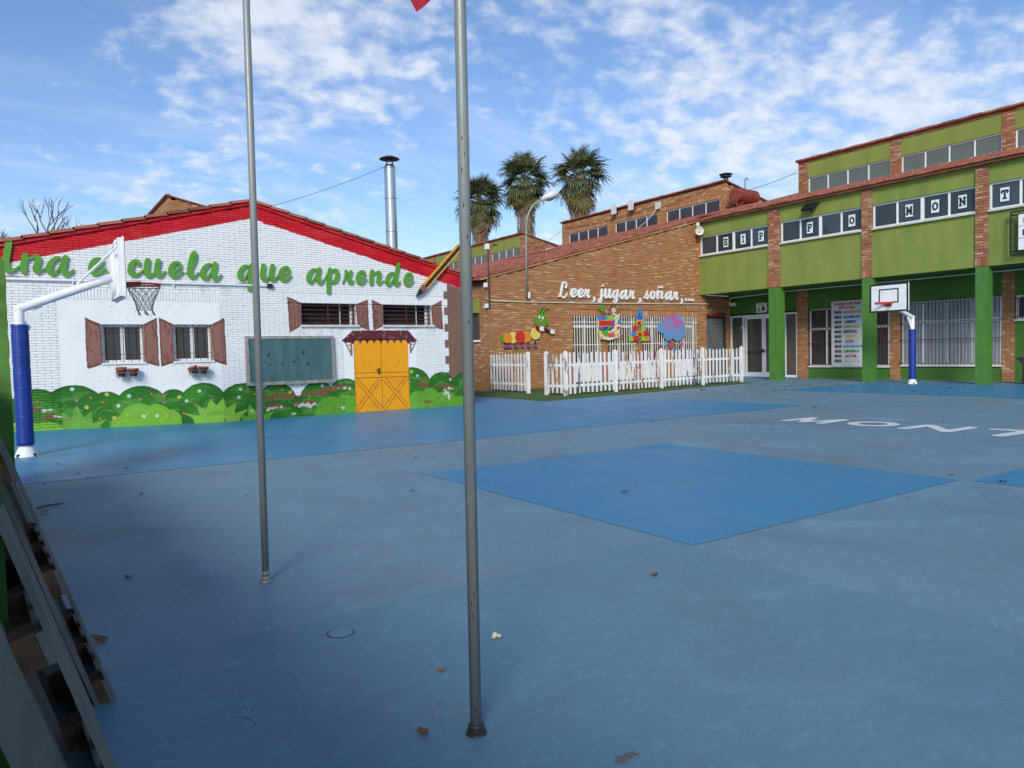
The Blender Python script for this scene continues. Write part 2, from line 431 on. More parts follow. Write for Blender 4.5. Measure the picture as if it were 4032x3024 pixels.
# cut-out boards from signed distance fields (marching squares)
def cutout(fn, x0, x1, z0, z1, res):
    nx, nz = int((x1 - x0) / res) + 2, int((z1 - z0) / res) + 2
    xs = x0 + np.arange(nx) * res; zs = z0 + np.arange(nz) * res
    F = fn(*np.meshgrid(xs, zs, indexing='ij'))
    F = np.where(np.abs(F) < 1e-6, 1e-6, F)
    F[0, :] = F[-1, :] = 1; F[:, 0] = F[:, -1] = 1
    V = {}; pts = []; faces = []; edges = []
    def gv(i, j):
        k = (i, j)
        if k not in V: V[k] = len(pts); pts.append((xs[i], zs[j]))
        return V[k]
    def ev(i, j, i2, j2):
        k = (min((i, j), (i2, j2)), max((i, j), (i2, j2)))
        if k not in V:
            a, b = F[i, j], F[i2, j2]; t = a / (a - b); V[k] = len(pts)
            pts.append((xs[i] + (xs[i2] - xs[i]) * t, zs[j] + (zs[j2] - zs[j]) * t))
        return V[k]
    ins = F < 0
    cnt = ins[:-1, :-1].astype(int) + ins[1:, :-1] + ins[1:, 1:] + ins[:-1, 1:]
    for i, j in zip(*np.nonzero(cnt)):
        c = [(i, j), (i + 1, j), (i + 1, j + 1), (i, j + 1)]
        poly = []; cross = []
        for a in range(4):
            p, q = c[a], c[(a + 1) % 4]
            if ins[p]: poly.append(gv(*p))
            if ins[p] != ins[q]:
                e = ev(*p, *q); poly.append(e); cross.append((e, ins[p]))
        if len(poly) > 2: faces.append(poly)
        if len(cross) == 2:
            (a, fa), (b, fb) = cross
            edges.append((a, b))
    return pts, faces, edges


def cut_mb(fn, x0, x1, z0, z1, res, yf, depth, frame=None):
    """board with front at y=yf and thickness depth (towards +y)"""
    pts, faces, edges = cutout(fn, x0, x1, z0, z1, res); mb = MB(); n = len(pts)
    P = frame or (lambda x, y, z: (x, y, z))
    mb.v = [P(x, yf, z) for x, z in pts] + [P(x, yf + depth, z) for x, z in pts]
    mb.f = [tuple(f) for f in faces] + [tuple(a + n for a in reversed(f)) for f in faces] + [(a, b, b + n, a + n) for a, b in edges]
    return mb


def spline(pts, n=7):
    p = np.array(pts, float)
    if len(p) < 3: return p
    q = np.vstack([2 * p[0] - p[1], p, 2 * p[-1] - p[-2]]); out = []
    for k in range(1, len(q) - 2):
        a, b, c, d = q[k - 1], q[k], q[k + 1], q[k + 2]
        for t in np.linspace(0, 1, n, endpoint=False):
            out.append(.5 * ((2 * b) + (-a + c) * t + (2 * a - 5 * b + 4 * c - d) * t * t + (-a + 3 * b - 3 * c + d) * t ** 3))
    out.append(p[-1]); return np.array(out)


def strokes_sdf(strokes):
    """strokes: arrays of (x,z,halfwidth)"""
    def fn(X, Z):
        F = np.full(X.shape, 9.0)
        for s in strokes:
            for a, b in zip(s[:-1], s[1:]):
                d = b[:2] - a[:2]; L = (d ** 2).sum() + 1e-12
                t = np.clip(((X - a[0]) * d[0] + (Z - a[1]) * d[1]) / L, 0, 1)
                F = np.minimum(F, np.hypot(X - a[0] - t * d[0], Z - a[1] - t * d[1]) - (a[2] + (b[2] - a[2]) * t))
        return F
    return fn


def ell(cx, cz, rx, rz): return lambda X, Z: (np.hypot((X - cx) / rx, (Z - cz) / rz) - 1) * min(rx, rz)
def union(*f):
    return lambda X, Z: np.minimum.reduce([g(X, Z) for g in f])
def polysdf(pts):
    P = np.array(pts, float)
    def fn(X, Z):
        d = np.full(X.shape, 1e9); s = np.ones(X.shape)
        n = len(P)
        for i in range(n):
            a, b = P[i], P[i - 1]; e = b - a; wx, wz = X - a[0], Z - a[1]
            t = np.clip((wx * e[0] + wz * e[1]) / ((e ** 2).sum() + 1e-12), 0, 1)
            d = np.minimum(d, (wx - e[0] * t) ** 2 + (wz - e[1] * t) ** 2)
            c1 = Z >= a[1]; c2 = Z < b[1]; c3 = e[0] * wz > e[1] * wx
            flip = (c1 & c2 & c3) | (~c1 & ~c2 & ~c3); s = np.where(flip, -s, s)
        return s * np.sqrt(d)
    return fn


# ------------------------------------------------------------------ ground
def gz(x, y):
    t = min(max((y - 12.2) / 3.0, 0), 1); t = t * t * (3 - 2 * t)
    return .085 * min(max((3.5 - x) / 3.5, 0), 1) * t


gm = MB()
xs = [-60, -20, -6, -2] + [i * .5 for i in range(0, 9)] + [8, 14, 25, 60, 120]
ys = [-60, -20, -4, 0, 6, 10, 11.5, 12.2] + [12.2 + .5 * i for i in range(1, 8)] + [16, 20, 30, 60, 140]
for y in ys:
    for x in xs: gm.v.append((x, y, gz(x, y)))
nx = len(xs)
for j in range(len(ys) - 1):
    for i in range(nx - 1): gm.f.append((j * nx + i, j * nx + i + 1, (j + 1) * nx + i + 1, (j + 1) * nx + i))
gm.build('ground', BASE, kind='structure')


def sheet(name, poly, m, dz=.0032, kind='structure', **k):
    """painted area: a thin sheet over the ground; poly is an axis rectangle or polygon"""
    mb = MB()
    if len(poly) == 4 and not isinstance(poly[0], tuple):
        x0, y0, x1, y1 = poly
        X = np.linspace(x0, x1, max(2, int(abs(x1 - x0) / .5) + 1)); Y = np.linspace(y0, y1, max(2, int(abs(y1 - y0) / .5) + 1))
        for y in Y:
            for x in X: mb.v.append((x, y, gz(x, y) + dz))
        for j in range(len(Y) - 1):
            for i in range(len(X) - 1): mb.f.append((j * len(X) + i, j * len(X) + i + 1, (j + 1) * len(X) + i + 1, (j + 1) * len(X) + i))
    else: mb.poly([(x, y, gz(x, y) + dz) for x, y in poly])
    return mb.build(name, m, kind=kind, **k)


sheet('painted_court_area', (-6, 9.08, 13.53, 19.9), PATCH)
sheet('painted_court_area', (3.5, 3.13, 7.02, 6.78), PATCH)
sheet('painted_court_area', (7.05, -3.2, 10.6, 3.03), PATCH)
sheet('painted_court_area', (17.85, -2, 23.6, 12.75), PATCH)
LANE = ground_mat('older_blue_court', (.122, .245, .315), (.132, .246, .305), .38, .50)
sheet('painted_court_area', (-6, -4, 3.48, 3.36), LANE, .0016)
tb = MB().prism([(10.95, 14.6), (14.49, 15.03), (20.95, 16.02), (21.1, 16.5), (19.2, 20.05), (12.8, 20.05), (12.8, 21.4), (10.95, 21.4), (11.05, 17.7)], 0.004, .016, 'z')
tb.build('turf_strip', TURF, kind='structure')
# turf fibres along the edge
tg = MB()
for k in range(5200):
    if k % 3:
        t = random.random(); x = 10.95 + t * 10; y = 14.6 + t * 1.42 + random.uniform(0.0, .9)
    else: x = random.uniform(11.1, 12.9); y = random.uniform(14.9, 20)
    h = random.uniform(.012, .035); a = random.uniform(0, 6.28); d = .010
    lx, ly = random.uniform(-.02, .02), random.uniform(-.02, .02)
    tg.poly([(x, y, .014), (x + d * math.cos(a), y + d * math.sin(a), .014), (x + lx, y + ly, .014 + h)])
tg.build('turf_grass', TURF, kind='stuff')

# floor letters M O N T: up = +X, reading along -Y
def floor_letter(name, strokes, inner=None):
    S = [spline(s, 6) if len(s) > 2 and inner != 'line' else np.array(s, float) for s in strokes]
    fn = strokes_sdf(S)
    if inner == 'ring': fn = lambda X, Z: np.abs(np.hypot((X + 6.15) / .285, (Z - 10.98) / .29) - 1) * .29 - .085
    pts, faces, _ = cutout(fn, -7.75, -3.3, 10.35, 11.6, .02)
    mb = MB(); mb.v = [(z, -x, .0066) for x, z in pts]; mb.f = [tuple(f) for f in faces]
    mb.build(name, WLINE, kind='structure', label='white letter %s painted on the grey blue court' % name[-1].upper())


floor_letter('painted_letter_m', [[(-7.42, 10.58, .085), (-7.37, 11.26, .085)], [(-7.37, 11.26, .085), (-7.11, 10.58, .075)], [(-7.11, 10.58, .075), (-6.82, 11.28, .085)], [(-6.82, 11.28, .085), (-6.78, 10.58, .085)]], 'line')
floor_letter('painted_letter_o', [[(-6.1, 11, .1), (-6, 11, .1)]], 'ring')
floor_letter('painted_letter_n', [[(-5.52, 10.65, .085), (-5.48, 11.33, .085)], [(-5.48, 11.33, .085), (-4.94, 10.68, .085)], [(-4.94, 10.68, .085), (-4.92, 11.40, .085)]], 'line')
floor_letter('painted_letter_t', [[(-4.6, 11.36, .085), (-3.6, 11.42, .085)], [(-4.26, 10.62, .09), (-4.2, 11.38, .09)]], 'line')

# ------------------------------------------------------------------ painted white building
YW = 15.2
APX, APZ = 4.1, 4.40
def rake(x): return APZ - (.262 if x < APX else .257) * abs(x - APX)

# the wall painting, drawn once as a flat picture in wall coordinates
IX0, IX1, IZ0, IZ1 = -1.3, 9.5, -.1, 4.7; PPU = 120
W_, H_ = int((IX1 - IX0) * PPU), int((IZ1 - IZ0) * PPU)
GX, GZ = np.meshgrid(IX0 + (np.arange(W_) + .5) / PPU, IZ0 + (np.arange(H_) + .5) / PPU)


def vnoise(scale, seed, oct=4, ax=1.0):
    rs = np.random.RandomState(seed); out = np.zeros(GX.shape); amp = 1; tot = 0
    for o in range(oct):
        s = scale * 2 ** o; g = rs.rand(int((IZ1 - IZ0) * s) + 3, int((IX1 - IX0) * s * ax) + 3)
        fx = (GX - IX0) * s * ax; fz = (GZ - IZ0) * s
        i = fx.astype(int); j = fz.astype(int); u = fx - i; v = fz - j; u = u * u * (3 - 2 * u); v = v * v * (3 - 2 * v)
        out += amp * ((g[j, i] * (1 - u) + g[j, i + 1] * u) * (1 - v) + (g[j + 1, i] * (1 - u) + g[j + 1, i + 1] * u) * v)
        tot += amp; amp *= .55
    return out / tot


N1, N2, N3 = vnoise(3, 1), vnoise(12, 2), vnoise(5, 3, 4, .35)
IMG = np.empty((H_, W_, 3))
IMG[:] = (.775, .77, .755)
IMG *= (1 - .05 * np.clip((N1 - .5) * 3, 0, 1))[..., None]
JX, JZ = GX + (N2 - .5) * .02, GZ + (vnoise(12, 9) - .5) * .02
JX2, JZ2 = GX + (N2 - .5) * .05, GZ + (vnoise(9, 19) - .5) * .06


def paint(mask, col, a=1.0):
    m = np.clip(mask, 0, 1) * a if mask.dtype != bool else mask * a
    IMG[:] = IMG * (1 - m[..., None]) + np.array(col) * m[..., None]


def sd(fn, j=1):
    X, Z = ((GX, GZ), (JX, JZ), (JX2, JZ2))[j]
    return np.clip(.5 - fn(X, Z) * PPU, 0, 1)


# red gable band
low = np.where(JX < 4.1, 4.07 - .266 * (4.1 - JX), 4.07 - .259 * (JX - 4.1)) + np.where(JX > 4.2, (N2 - .5) * .05, 0)
redm = np.clip((JZ - low) * PPU, 0, 1)
redc = np.array((.55, .004, .014)) * (1 - .32 * (N1[..., None] - .3)) + np.array((.05, .02, .015)) * np.clip((N3 - .55) * 5, 0, 1)[..., None]
IMG[:] = IMG * (1 - redm[..., None]) + redc * redm[..., None]
# brown quoins at the right corner
blk = np.floor((JZ - .05) / .192).astype(int)
edge = np.where(blk % 2 == 0, 8.585, 8.49)
paint(((JX > edge) & (JZ < np.where(JX > 8.58, 2.92 - .26 * (JX - 8.6), 2.80)) & (JZ < low)).astype(float), (.215, .118, .085))
# painted shutters
def quad(pts, dark=(.13, .045, .035), lite=(.245, .115, .082), grain=True, slats=0):
    paint(sd(polysdf(pts)), dark)
    c = np.mean(pts, axis=0); inner = [tuple(c + (np.array(p) - c) * np.array((.80, .90))) for p in pts]
    m = sd(polysdf(inner)); paint(m, lite)
    if grain: paint(m * np.clip((vnoise(9, int(pts[0][0] * 50) + 5, 3, 2.5) - .56) * 7, 0, 1) * (vnoise(2, 77) > .45), (.15, .055, .042), .8)
    if slats:
        xs_ = [p[0] for p in pts]; a, b = min(xs_), max(xs_)
        for k in range(1, slats):
            paint(m * (np.abs(JX - (a + (b - a) * k / slats)) < .008), dark, .8)
        for q in (.16, .84):
            z0 = min(p[1] for p in pts); z1 = max(p[1] for p in pts)
            paint(m * (np.abs(JZ - (z0 + (z1 - z0) * q)) < .01), dark, .7)


quad([(1.11, 2.06), (1.36, 1.945), (1.36, 1.215), (1.13, 1.13), (1.105, 1.16)])
quad([(2.06, 1.945), (2.29, 2.07), (2.30, 1.14), (2.06, 1.22)])
quad([(2.32, 2.07), (2.57, 1.945), (2.57, 1.215), (2.33, 1.14)])
quad([(3.27, 1.945), (3.51, 2.07), (3.52, 1.13), (3.27, 1.21)])
for P_ in ([(4.78, 2.52), (5.06, 2.40), (5.06, 1.91), (4.80, 1.77)], [(6.28, 2.39), (6.57, 2.50), (6.58, 1.81), (6.30, 1.91)], [(6.66, 2.50), (6.93, 2.385), (6.93, 1.91), (6.68, 1.81)], [(8.15, 2.38), (8.43, 2.52), (8.45, 1.82), (8.17, 1.90)]):
    quad(P_, (.17, .055, .043), (.26, .125, .095), True, 4)
# hedge painted along the base
bumps = [(-.45, .86, .5), (.31, .81, .42), (.87, .85, .48), (1.39, .71, .34), (1.96, .79, .46), (2.52, .70, .32), (3.06, .80, .44), (3.83, .76, .50), (4.49, .73, .42), (5.37, .73, .42), (5.97, .77, .40), (7.58, .96, .5), (8.36, .82, .40), (8.98, .80, .36), (9.5, .8, .4)]
hed = union(*[ell(x, t - .42, hw_, .42) for x, t, hw_ in bumps], polysdf([(-1.3, -.2), (9.6, -.2), (9.6, .52), (8.9, .62), (8.1, .55), (7.4, .6), (6.3, .5), (5.0, .44), (4.2, .5), (3.4, .5), (2.2, .5), (1.2, .5), (.5, .6), (-1.3, .62)]))
hm = sd(hed)
paint(hm, (.020, .135, .010))
sw = np.clip((vnoise(4, 21, 4, .6) - .5) * 5, 0, 1)
paint(hm * sw, (.040, .22, .016), .8)
for x, t, hw_ in bumps:          # lighter arcs inside every bump
    for q in (.62, .38):
        a = np.abs(np.hypot((JX2 - x) / (hw_ * q), (JZ2 - t + .48) / (.40 * q)) - 1)
        paint(hm * np.clip(1 - a * 9, 0, 1) * (JZ2 > t - .42) * (vnoise(3, 31) > .47), (.10, .31, .05), .7)
def clump(pts, col, lo):
    m = sd(polysdf(spline(pts + [pts[0]], 5)[:, :2].tolist() if False else pts)); paint(m * hm, col); paint(m * hm * np.clip((vnoise(7, 41, 3, .5) - .52) * 6, 0, 1), lo, .8)


LG, LG2 = (.165, .40, .030), (.10, .33, .022)
def tuft(cx, z0, wdt, h, n, col, lo):
    for k in range(n):
        t = k / (n - 1); a = (t - .5) * 2
        tipx = cx + a * wdt * .62; tipz = z0 + h * (1 - .55 * abs(a) ** 1.3)
        bw = wdt * .17
        bxx = cx + a * wdt * .25
        p = [(bxx - bw, z0), (bxx - bw * .9 + a * .05, z0 + (tipz - z0) * .5), (tipx, tipz), (bxx + bw * .9 + a * .05, z0 + (tipz - z0) * .45), (bxx + bw, z0)]
        clump(p, col, lo)


clump([(1.63, .2), (1.47, .43), (1.62, .47), (1.78, .62), (1.84, .5), (1.98, .56), (1.9, .2)], (.06, .25, .03), (.05, .2, .03))
tuft(.92, .0, .75, .48, 5, (.135, .36, .045), (.09, .28, .03))
paint(sd(union(ell(1.9, .12, .33, .34), ell(2.2, .12, .30, .31), ell(2.42, .05, .24, .27), ell(1.66, .04, .24, .22), polysdf([(1.46, -.1), (2.66, -.1), (2.64, .1), (1.48, .1)]))) * hm, LG)
for cx, cz, r_ in ((1.88, .16, .2), (2.2, .16, .18), (2.42, .06, .15), (1.66, .02, .14)):
    paint(np.clip(1 - np.abs(np.hypot(JX2 - cx, (JZ2 - cz)) - r_) * 45, 0, 1) * (JZ2 > cz), (.27, .55, .07), .6)
tuft(3.3, .0, 1.0, .52, 6, (.22, .47, .045), (.14, .37, .03))
tuft(4.05, -.02, .6, .40, 4, (.14, .40, .03), (.10, .32, .02))
paint(sd(union(ell(5.65, .02, .36, .38), ell(5.95, .1, .3, .32), ell(6.15, .05, .25, .33)), 2) * hm, (.10, .32, .022))
paint(sd(union(ell(7.75, .05, .3, .36), ell(8.05, .08, .3, .38), ell(8.45, .04, .35, .33), ell(8.85, -.05, .3, .3)), 2) * hm, (.12, .34, .024))
paint(sd(union(ell(.1, -.02, .35, .26), ell(.45, -.03, .3, .24)), 2) * hm, (.17, .42, .03))
strk = np.clip((vnoise(10, 51, 4, .5) - .56) * 9, 0, 1)
paint(hm * strk, (.20, .42, .07), .30)
rim = np.clip((np.roll(hm, 0) - np.minimum(np.roll(hm, -5, 0), np.roll(hm, -3, 0))), 0, 1); paint(rim, (.012, .09, .008), .7)
# patches where the paint has come off, down to brick or to the old white
for x, z, rx, rz in ((4.3, .40, .16, .04), (4.66, .45, .35, .05), (5.3, .47, .40, .06), (5.66, .56, .22, .06), (5.95, .58, .14, .05), (5.15, .30, .22, .05), (4.45, .25, .20, .05), (4.9, .27, .12, .05), (7.85, .54, .22, .06), (8.35, .51, .22, .06), (8.6, .44, .16, .05), (.31, .44, .13, .035), (.5, .30, .16, .04), (.1, .3, .14, .04), (7.95, .69, .05, .05), (8.0, .14, .12, .05)):
    m = np.clip((1 - np.hypot((JX2 - x) / rx, (JZ2 - z) / rz)) * 4 + (N2 - .5) * 7, 0, 1)
    paint(m * hm, (.24, .075, .045), .92)
for x, z, rx, rz in ((5.1, .24, .25, .05), (4.45, .22, .18, .03), (3.98, .2, .14, .03), (5.95, .55, .18, .03), (8.52, .30, .12, .13), (8.4, .2, .12, .05), (8.6, .42, .1, .03), (.52, .43, .07, .03), (.6, .30, .08, .02), (.05, .22, .2, .03), (5.9, .12, .06, .04), (4.8, .08, .10, .03)):
    m = np.clip((.75 - np.hypot((JX2 - x) / rx, (JZ2 - z) / rz)) * 3 + (vnoise(16, 61, 3) - .5) * 8, 0, 1)
    paint(m * hm, (.62, .66, .60), .9)
# small flowers
fl = [(.86, .78), (.92, .57), (1.14, .61), (1.32, .52), (1.4, .66), (1.58, .44), (1.76, .61), (1.94, .54), (2.14, .63), (2.34, .58), (2.62, .54), (2.75, .46), (2.99, .64), (2.35, .45), (2.9, .38), (.79, .26), (1.07, .44), (1.99, .22), (2.22, .21), (2.45, .2), (2.69, .23), (1.27, .22), (1.5, .22), (3.77, .64), (3.73, .48), (3.22, .45), (4.04, .53), (4.6, .59), (4.77, .53), (5.46, .64), (4.29, .18), (5.18, .13), (5.89, .19), (5.49, .13), (7.59, .86), (7.74, .76), (8.61, .64), (7.72, .19), (8.39, .17), (.33, .6), (.2, .5), (.42, .42)]
for k, (x, z) in enumerate(fl):
    pc, cc = (((.7, .75, .72), (.3, .4, .2)), ((.72, .68, .12), (.2, .12, .02)), ((.22, .06, .02), (.7, .6, .1)), ((.25, .14, .12), (.4, .3, .2)))[(k * 7 + k // 3) % 4]
    for q in range(6):
        a = q * math.pi / 3
        paint(np.clip((.011 - np.hypot(GX - x - .022 * math.cos(a), GZ - z - .022 * math.sin(a))) * PPU + .5, 0, 1), pc)
    paint(np.clip((.011 - np.hypot(GX - x, GZ - z)) * PPU + .5, 0, 1), cc)
# painted porch roof with scalloped edge, its brackets and the door
OR_ = (.76, .315, .004)
dm = ((GX > 6.20) & (GX < 7.525) & (GZ < 1.62)).astype(float)
paint(dm, OR_); paint(dm * np.clip((vnoise(6, 71, 4, .5) - .5) * 3, 0, 1), (.62, .235, .008), .5)
aw = sd(polysdf([(5.93, 1.60), (6.19, 1.815), (7.53, 1.815), (7.76, 1.57), (7.66, 1.52), (7.60, 1.545), (7.54, 1.50), (6.2, 1.50), (6.12, 1.55), (6.02, 1.52)]))
paint(aw, (.10, .014, .016))
for k in range(8):
    cx = 6.20 + (k + .5) * 1.325 / 8
    paint(sd(ell(cx, 1.47, .082, .125), 0) * (GZ < 1.62) * dm, OR_)
paint(sd(union(ell(6.06, 1.47, .085, .075), ell(7.65, 1.45, .07, .075)), 0) * ((GX < 6.19) | (GX > 7.55)), (.80, .805, .815))
for x in (6.45, 6.7, 7.05, 7.3):
    for z in (1.62, 1.72):
        paint(np.clip(1 - np.abs(np.hypot(JX - x - (z - 1.62), JZ - z + .05) - .085) * 160, 0, 1) * (JZ > z - .02) * aw, (.20, .06, .055), .7)
paint((np.abs(GX - 6.855) < .004) & (GZ < 1.815), (.08, .02, .01))
br = (.25, .135, .10)
for x0, sgn in ((6.145, -1), (7.585, 1)):
    paint(sd(polysdf([(x0 - .025, 1.53), (x0 + .025, 1.53), (x0 + .025, 1.25 if sgn < 0 else 1.28), (x0 - .025, 1.25 if sgn < 0 else 1.28)])), br)
    paint(sd(strokes_sdf([np.array([(x0 + sgn * .02, 1.33, .016), (x0 + sgn * .13, 1.53, .016)])])), br)
    paint(sd(strokes_sdf([np.array([(x0, 1.49, .012), (x0 + sgn * .1, 1.49, .012)])])), br)
LN = (.26, .055, .012)
def dl(x0, z0, x1, z1, hw_=.0075): paint(sd(strokes_sdf([np.array([(x0, z0, hw_), (x1, z1, hw_)])])), LN)
dl(6.205, .875, 7.52, .855); dl(6.205, .765, 7.52, .755)
for a, b in ((6.215, 6.845), (6.868, 7.51)):
    p, q = np.array((a + .03, .735)), np.array((b - .03, .06)); d_ = (q - p) / np.hypot(*(q - p)); nn = np.array((-d_[1], d_[0])) * .037
    r_, t_ = np.array((a + .03, .05)), np.array((b - .03, .735)); e_ = (t_ - r_) / np.hypot(*(t_ - r_)); mm = np.array((-e_[1], e_[0])) * .037
    for g_ in (-1, 1):
        dl(*(p + nn * g_), *(q + nn * g_)); dl(*(r_ + mm * g_), *((r_ + t_) / 2 - e_ * .05 + mm * g_)); dl(*((r_ + t_) / 2 + e_ * .05 + mm * g_), *(t_ + mm * g_))
paint(dm * np.clip((vnoise(16, 81, 2, 2.2) - .80) * 20, 0, 1), LN, .6)
rs_ = vnoise(7, 95, 3, 2.0)
for x0, x1, z0, L_ in ((5.0, 6.35, 1.89, .5), (6.9, 8.25, 1.89, .4), (1.3, 2.1, 1.19, .35), (2.5, 3.3, 1.19, .35), (-1, 4.4, 2.68, .3), (3.8, 5.8, .72, .2)):
    paint(((GX > x0) & (GX < x1) & (GZ < z0) & (GZ > z0 - L_)) * np.clip((rs_ - .52) * 5, 0, 1) * np.clip((GZ - z0 + L_) / L_, 0, 1) * (1 - hm), (.42, .40, .36), .45)
paint(np.clip((vnoise(22, 97, 2) - .80) * 14, 0, 1) * (1 - hm) * (vnoise(2, 98) > .5) * (GZ < low), (.40, .34, .28), .6)
paint(redm * np.clip((vnoise(6, 99, 4, .5) - .58) * 6, 0, 1), (.60, .03, .03), .45)
# dark thin dirt along joints near the old conduit
dirt = np.clip((vnoise(6, 91, 4, .25) - .60) * 8, 0, 1) * np.clip(1 - np.abs(GZ - 2.76) * 40, 0, 1)
paint(dirt * (GX < 4.6), (.14, .07, .05), .8)
img = D.images.new('wall_painting', W_, H_, float_buffer=True, is_data=True)
px = np.ones((H_, W_, 4), np.float32); px[..., :3] = IMG; img.pixels.foreach_set(px.ravel()); img.update()


def mural_mat(name, rough=.55, joints=False):
    m = D.materials.new(name); m.use_nodes = True; t = NT(m.node_tree); t.t.nodes.clear()
    geo = t.n('ShaderNodeNewGeometry'); pos = geo.outputs['Position']
    sp = t.n('ShaderNodeSeparateXYZ'); t.l(pos, sp.inputs[0]); cb = t.n('ShaderNodeCombineXYZ')
    t.l(t.math('MULTIPLY_ADD', sp.outputs[0], 1 / (U * (IX1 - IX0)), -IX0 / (IX1 - IX0)), cb.inputs[0])
    t.l(t.math('MULTIPLY_ADD', sp.outputs[2], 1 / (U * (IZ1 - IZ0)), -IZ0 / (IZ1 - IZ0)), cb.inputs[1])
    ti = t.n('ShaderNodeTexImage'); ti.image = img; ti.extension = 'EXTEND'; t.l(cb.outputs[0], ti.inputs[0])
    n = t.noise(pos, 9, 5, .6)
    c = t.mix(t.ramp(n, .45, .8, 0, .16), ti.outputs[0], (.45, .43, .40), 'MULTIPLY')
    if joints: c = t.mix(t.ramp(t.noise(pos, 2.2, 5, .65), .35, .7, .10, .58), c, (.38, .36, .33), 'MULTIPLY')
    p = t.n('ShaderNodeBsdfPrincipled'); t.l(c, p.inputs['Base Color']); p.inputs['Roughness'].default_value = rough
    p.inputs['Specular IOR Level'].default_value = .35
    b = t.n('ShaderNodeBump'); b.inputs['Strength'].default_value = .4; b.inputs['Distance'].default_value = .006
    t.l(t.noise(pos, 34, 4), b.inputs['Height']); t.l(b.outputs[0], p.inputs['Normal'])
    o = t.n('ShaderNodeOutputMaterial'); t.l(p.outputs[0], o.inputs[0]); return m


MUR = mural_mat('mural_paint'); MURJ = mural_mat('mural_joint', .8, True)
shed = thing('painted_building', 'low white brick school building with red gable band and painted green hedge', 'building', (4.1, YW, 0))
WIN = [(1.36, 2.06, 1.215, 1.94), (2.57, 3.27, 1.215, 1.94), (5.06, 6.28, 1.935, 2.395), (6.93, 8.15, 1.935, 2.395)]
DOOR = (6.20, 7.525, 0, 1.62)
XL, XR = -1.2, 9.22
# masonry behind the bricks, cut round the openings
wb = MB(); cuts = sorted(set([XL, XR] + [a for h in WIN + [DOOR] for a in h[:2]] + [APX]))
for a, b in zip(cuts, cuts[1:]):
    hs = sorted([h for h in WIN + [DOOR] if h[0] < (a + b) / 2 < h[1]], key=lambda h: h[2]); z = -.05
    for h in hs:
        if h[2] > z: wb.box(a, YW + .012, z, b, YW + .2, h[2])
        z = h[3]
    wb.prism([(a, z), (b, z), (b, rake(b)), (a, rake(a))], YW + .012, YW + .2)
wb.build('wall', MURJ, shed)
PLAST = [(.70, 3.42, -.05, 2.385), (5.97, 6.20, -.05, 1.62), (7.525, 7.72, -.05, 1.62)]
def plaster(lst):
    q = MB()
    for x0, x1, z0, z1 in lst: q.box(x0, YW - .002, z0, x1, YW + .014, z1)
    q.build('plaster_panel', MUR, shed)


plaster([(.70, 1.36, -.05, 2.385), (1.36, 2.06, -.05, 1.215), (1.36, 2.06, 1.94, 2.385), (2.06, 2.57, -.05, 2.385), (2.57, 3.27, -.05, 1.215), (2.57, 3.27, 1.94, 2.385), (3.27, 3.42, -.05, 2.385)])
plaster([(5.97, 6.20, -.05, 1.62), (7.525, 7.72, -.05, 1.62), (5.97, 7.72, 1.62, 1.83)])
holes = WIN + [DOOR] + PLAST + [(5.97, 7.72, 1.62, 1.83), (.55, 3.45, 2.385, 2.575), (4.72, 8.62, 2.395, 2.605)]
bl = courses(XL, XR, -.02, 4.4, .0478, .207, holes, lambda x: rake(x) - .06, gap=.007, vgap=.008)
spec = [((a + b) / 2, YW + .012 + random.uniform(-.003, .002), (c + d) / 2, b - a, .028, d - c) for a, b, c, d in bl]
for x0, x1, z0, z1 in ((.55, 3.45, 2.385, 2.575), (4.72, 8.62, 2.395, 2.605)):
    x = x0
    while x < x1 - .02:
        spec.append((x + .025, YW + .012 + random.uniform(-.004, .002), (z0 + z1) / 2, .044, .028, z1 - z0 - .008)); x += .052
brick_wall(shed, [b for b in spec if b[0] > -.15], MUR)
# sloping brick course under the verge and the verge tiles
for sgn, xe in ((-1, XL - .1), (1, XR + .12)):
    n = 24; L = abs(xe - APX); k_ = .262 if sgn < 0 else .257
    for k in range(n):
        a = APX + sgn * L * k / n; b = APX + sgn * L * (k + 1) / n - sgn * .006
        za, zb = rake(a), rake(b)
        MB().prism([(a, za - .05), (b, zb - .05), (b, zb + .002), (a, za + .002)], YW - .03, YW + .2).build('verge_brick', MUR, shed)
    n = 14
    for k in range(n):
        a = APX + sgn * L * k / n; b = APX + sgn * (L * (k + 1) / n + .03)
        za, zb = rake(a) + .004, rake(b) + .028
        p = [(a, za), (b, zb), (b, zb + .05), (a, za + .055)]
        MB().prism(p, YW - .07, YW + .16).build('verge_tile', TILE, shed)
MB().prism([(XL - .15, rake(XL) - .04), (APX, APZ - .002), (XR + .15, rake(XR) - .04), (XR + .15, rake(XR) + .03), (APX, APZ + .07), (XL - .15, rake(XL) + .03)], YW + .17, 19.4).build('roof', TILE, shed)
MB().box(XL, YW + .2, 0, XL + .2, 19.3, rake(XL) - .1).box(XR - .2, YW + .2, 0, XR, 19.3, rake(XR) - .1).build('side_wall', WPAINT, shed)
# kerb of render along the foot of the wall
MB().box(-1.2, YW - .05, -.05, 2.64, YW - .003, .12).box(2.64, YW - .03, -.05, 3.42, YW - .003, .075).build('plinth', MUR, shed)


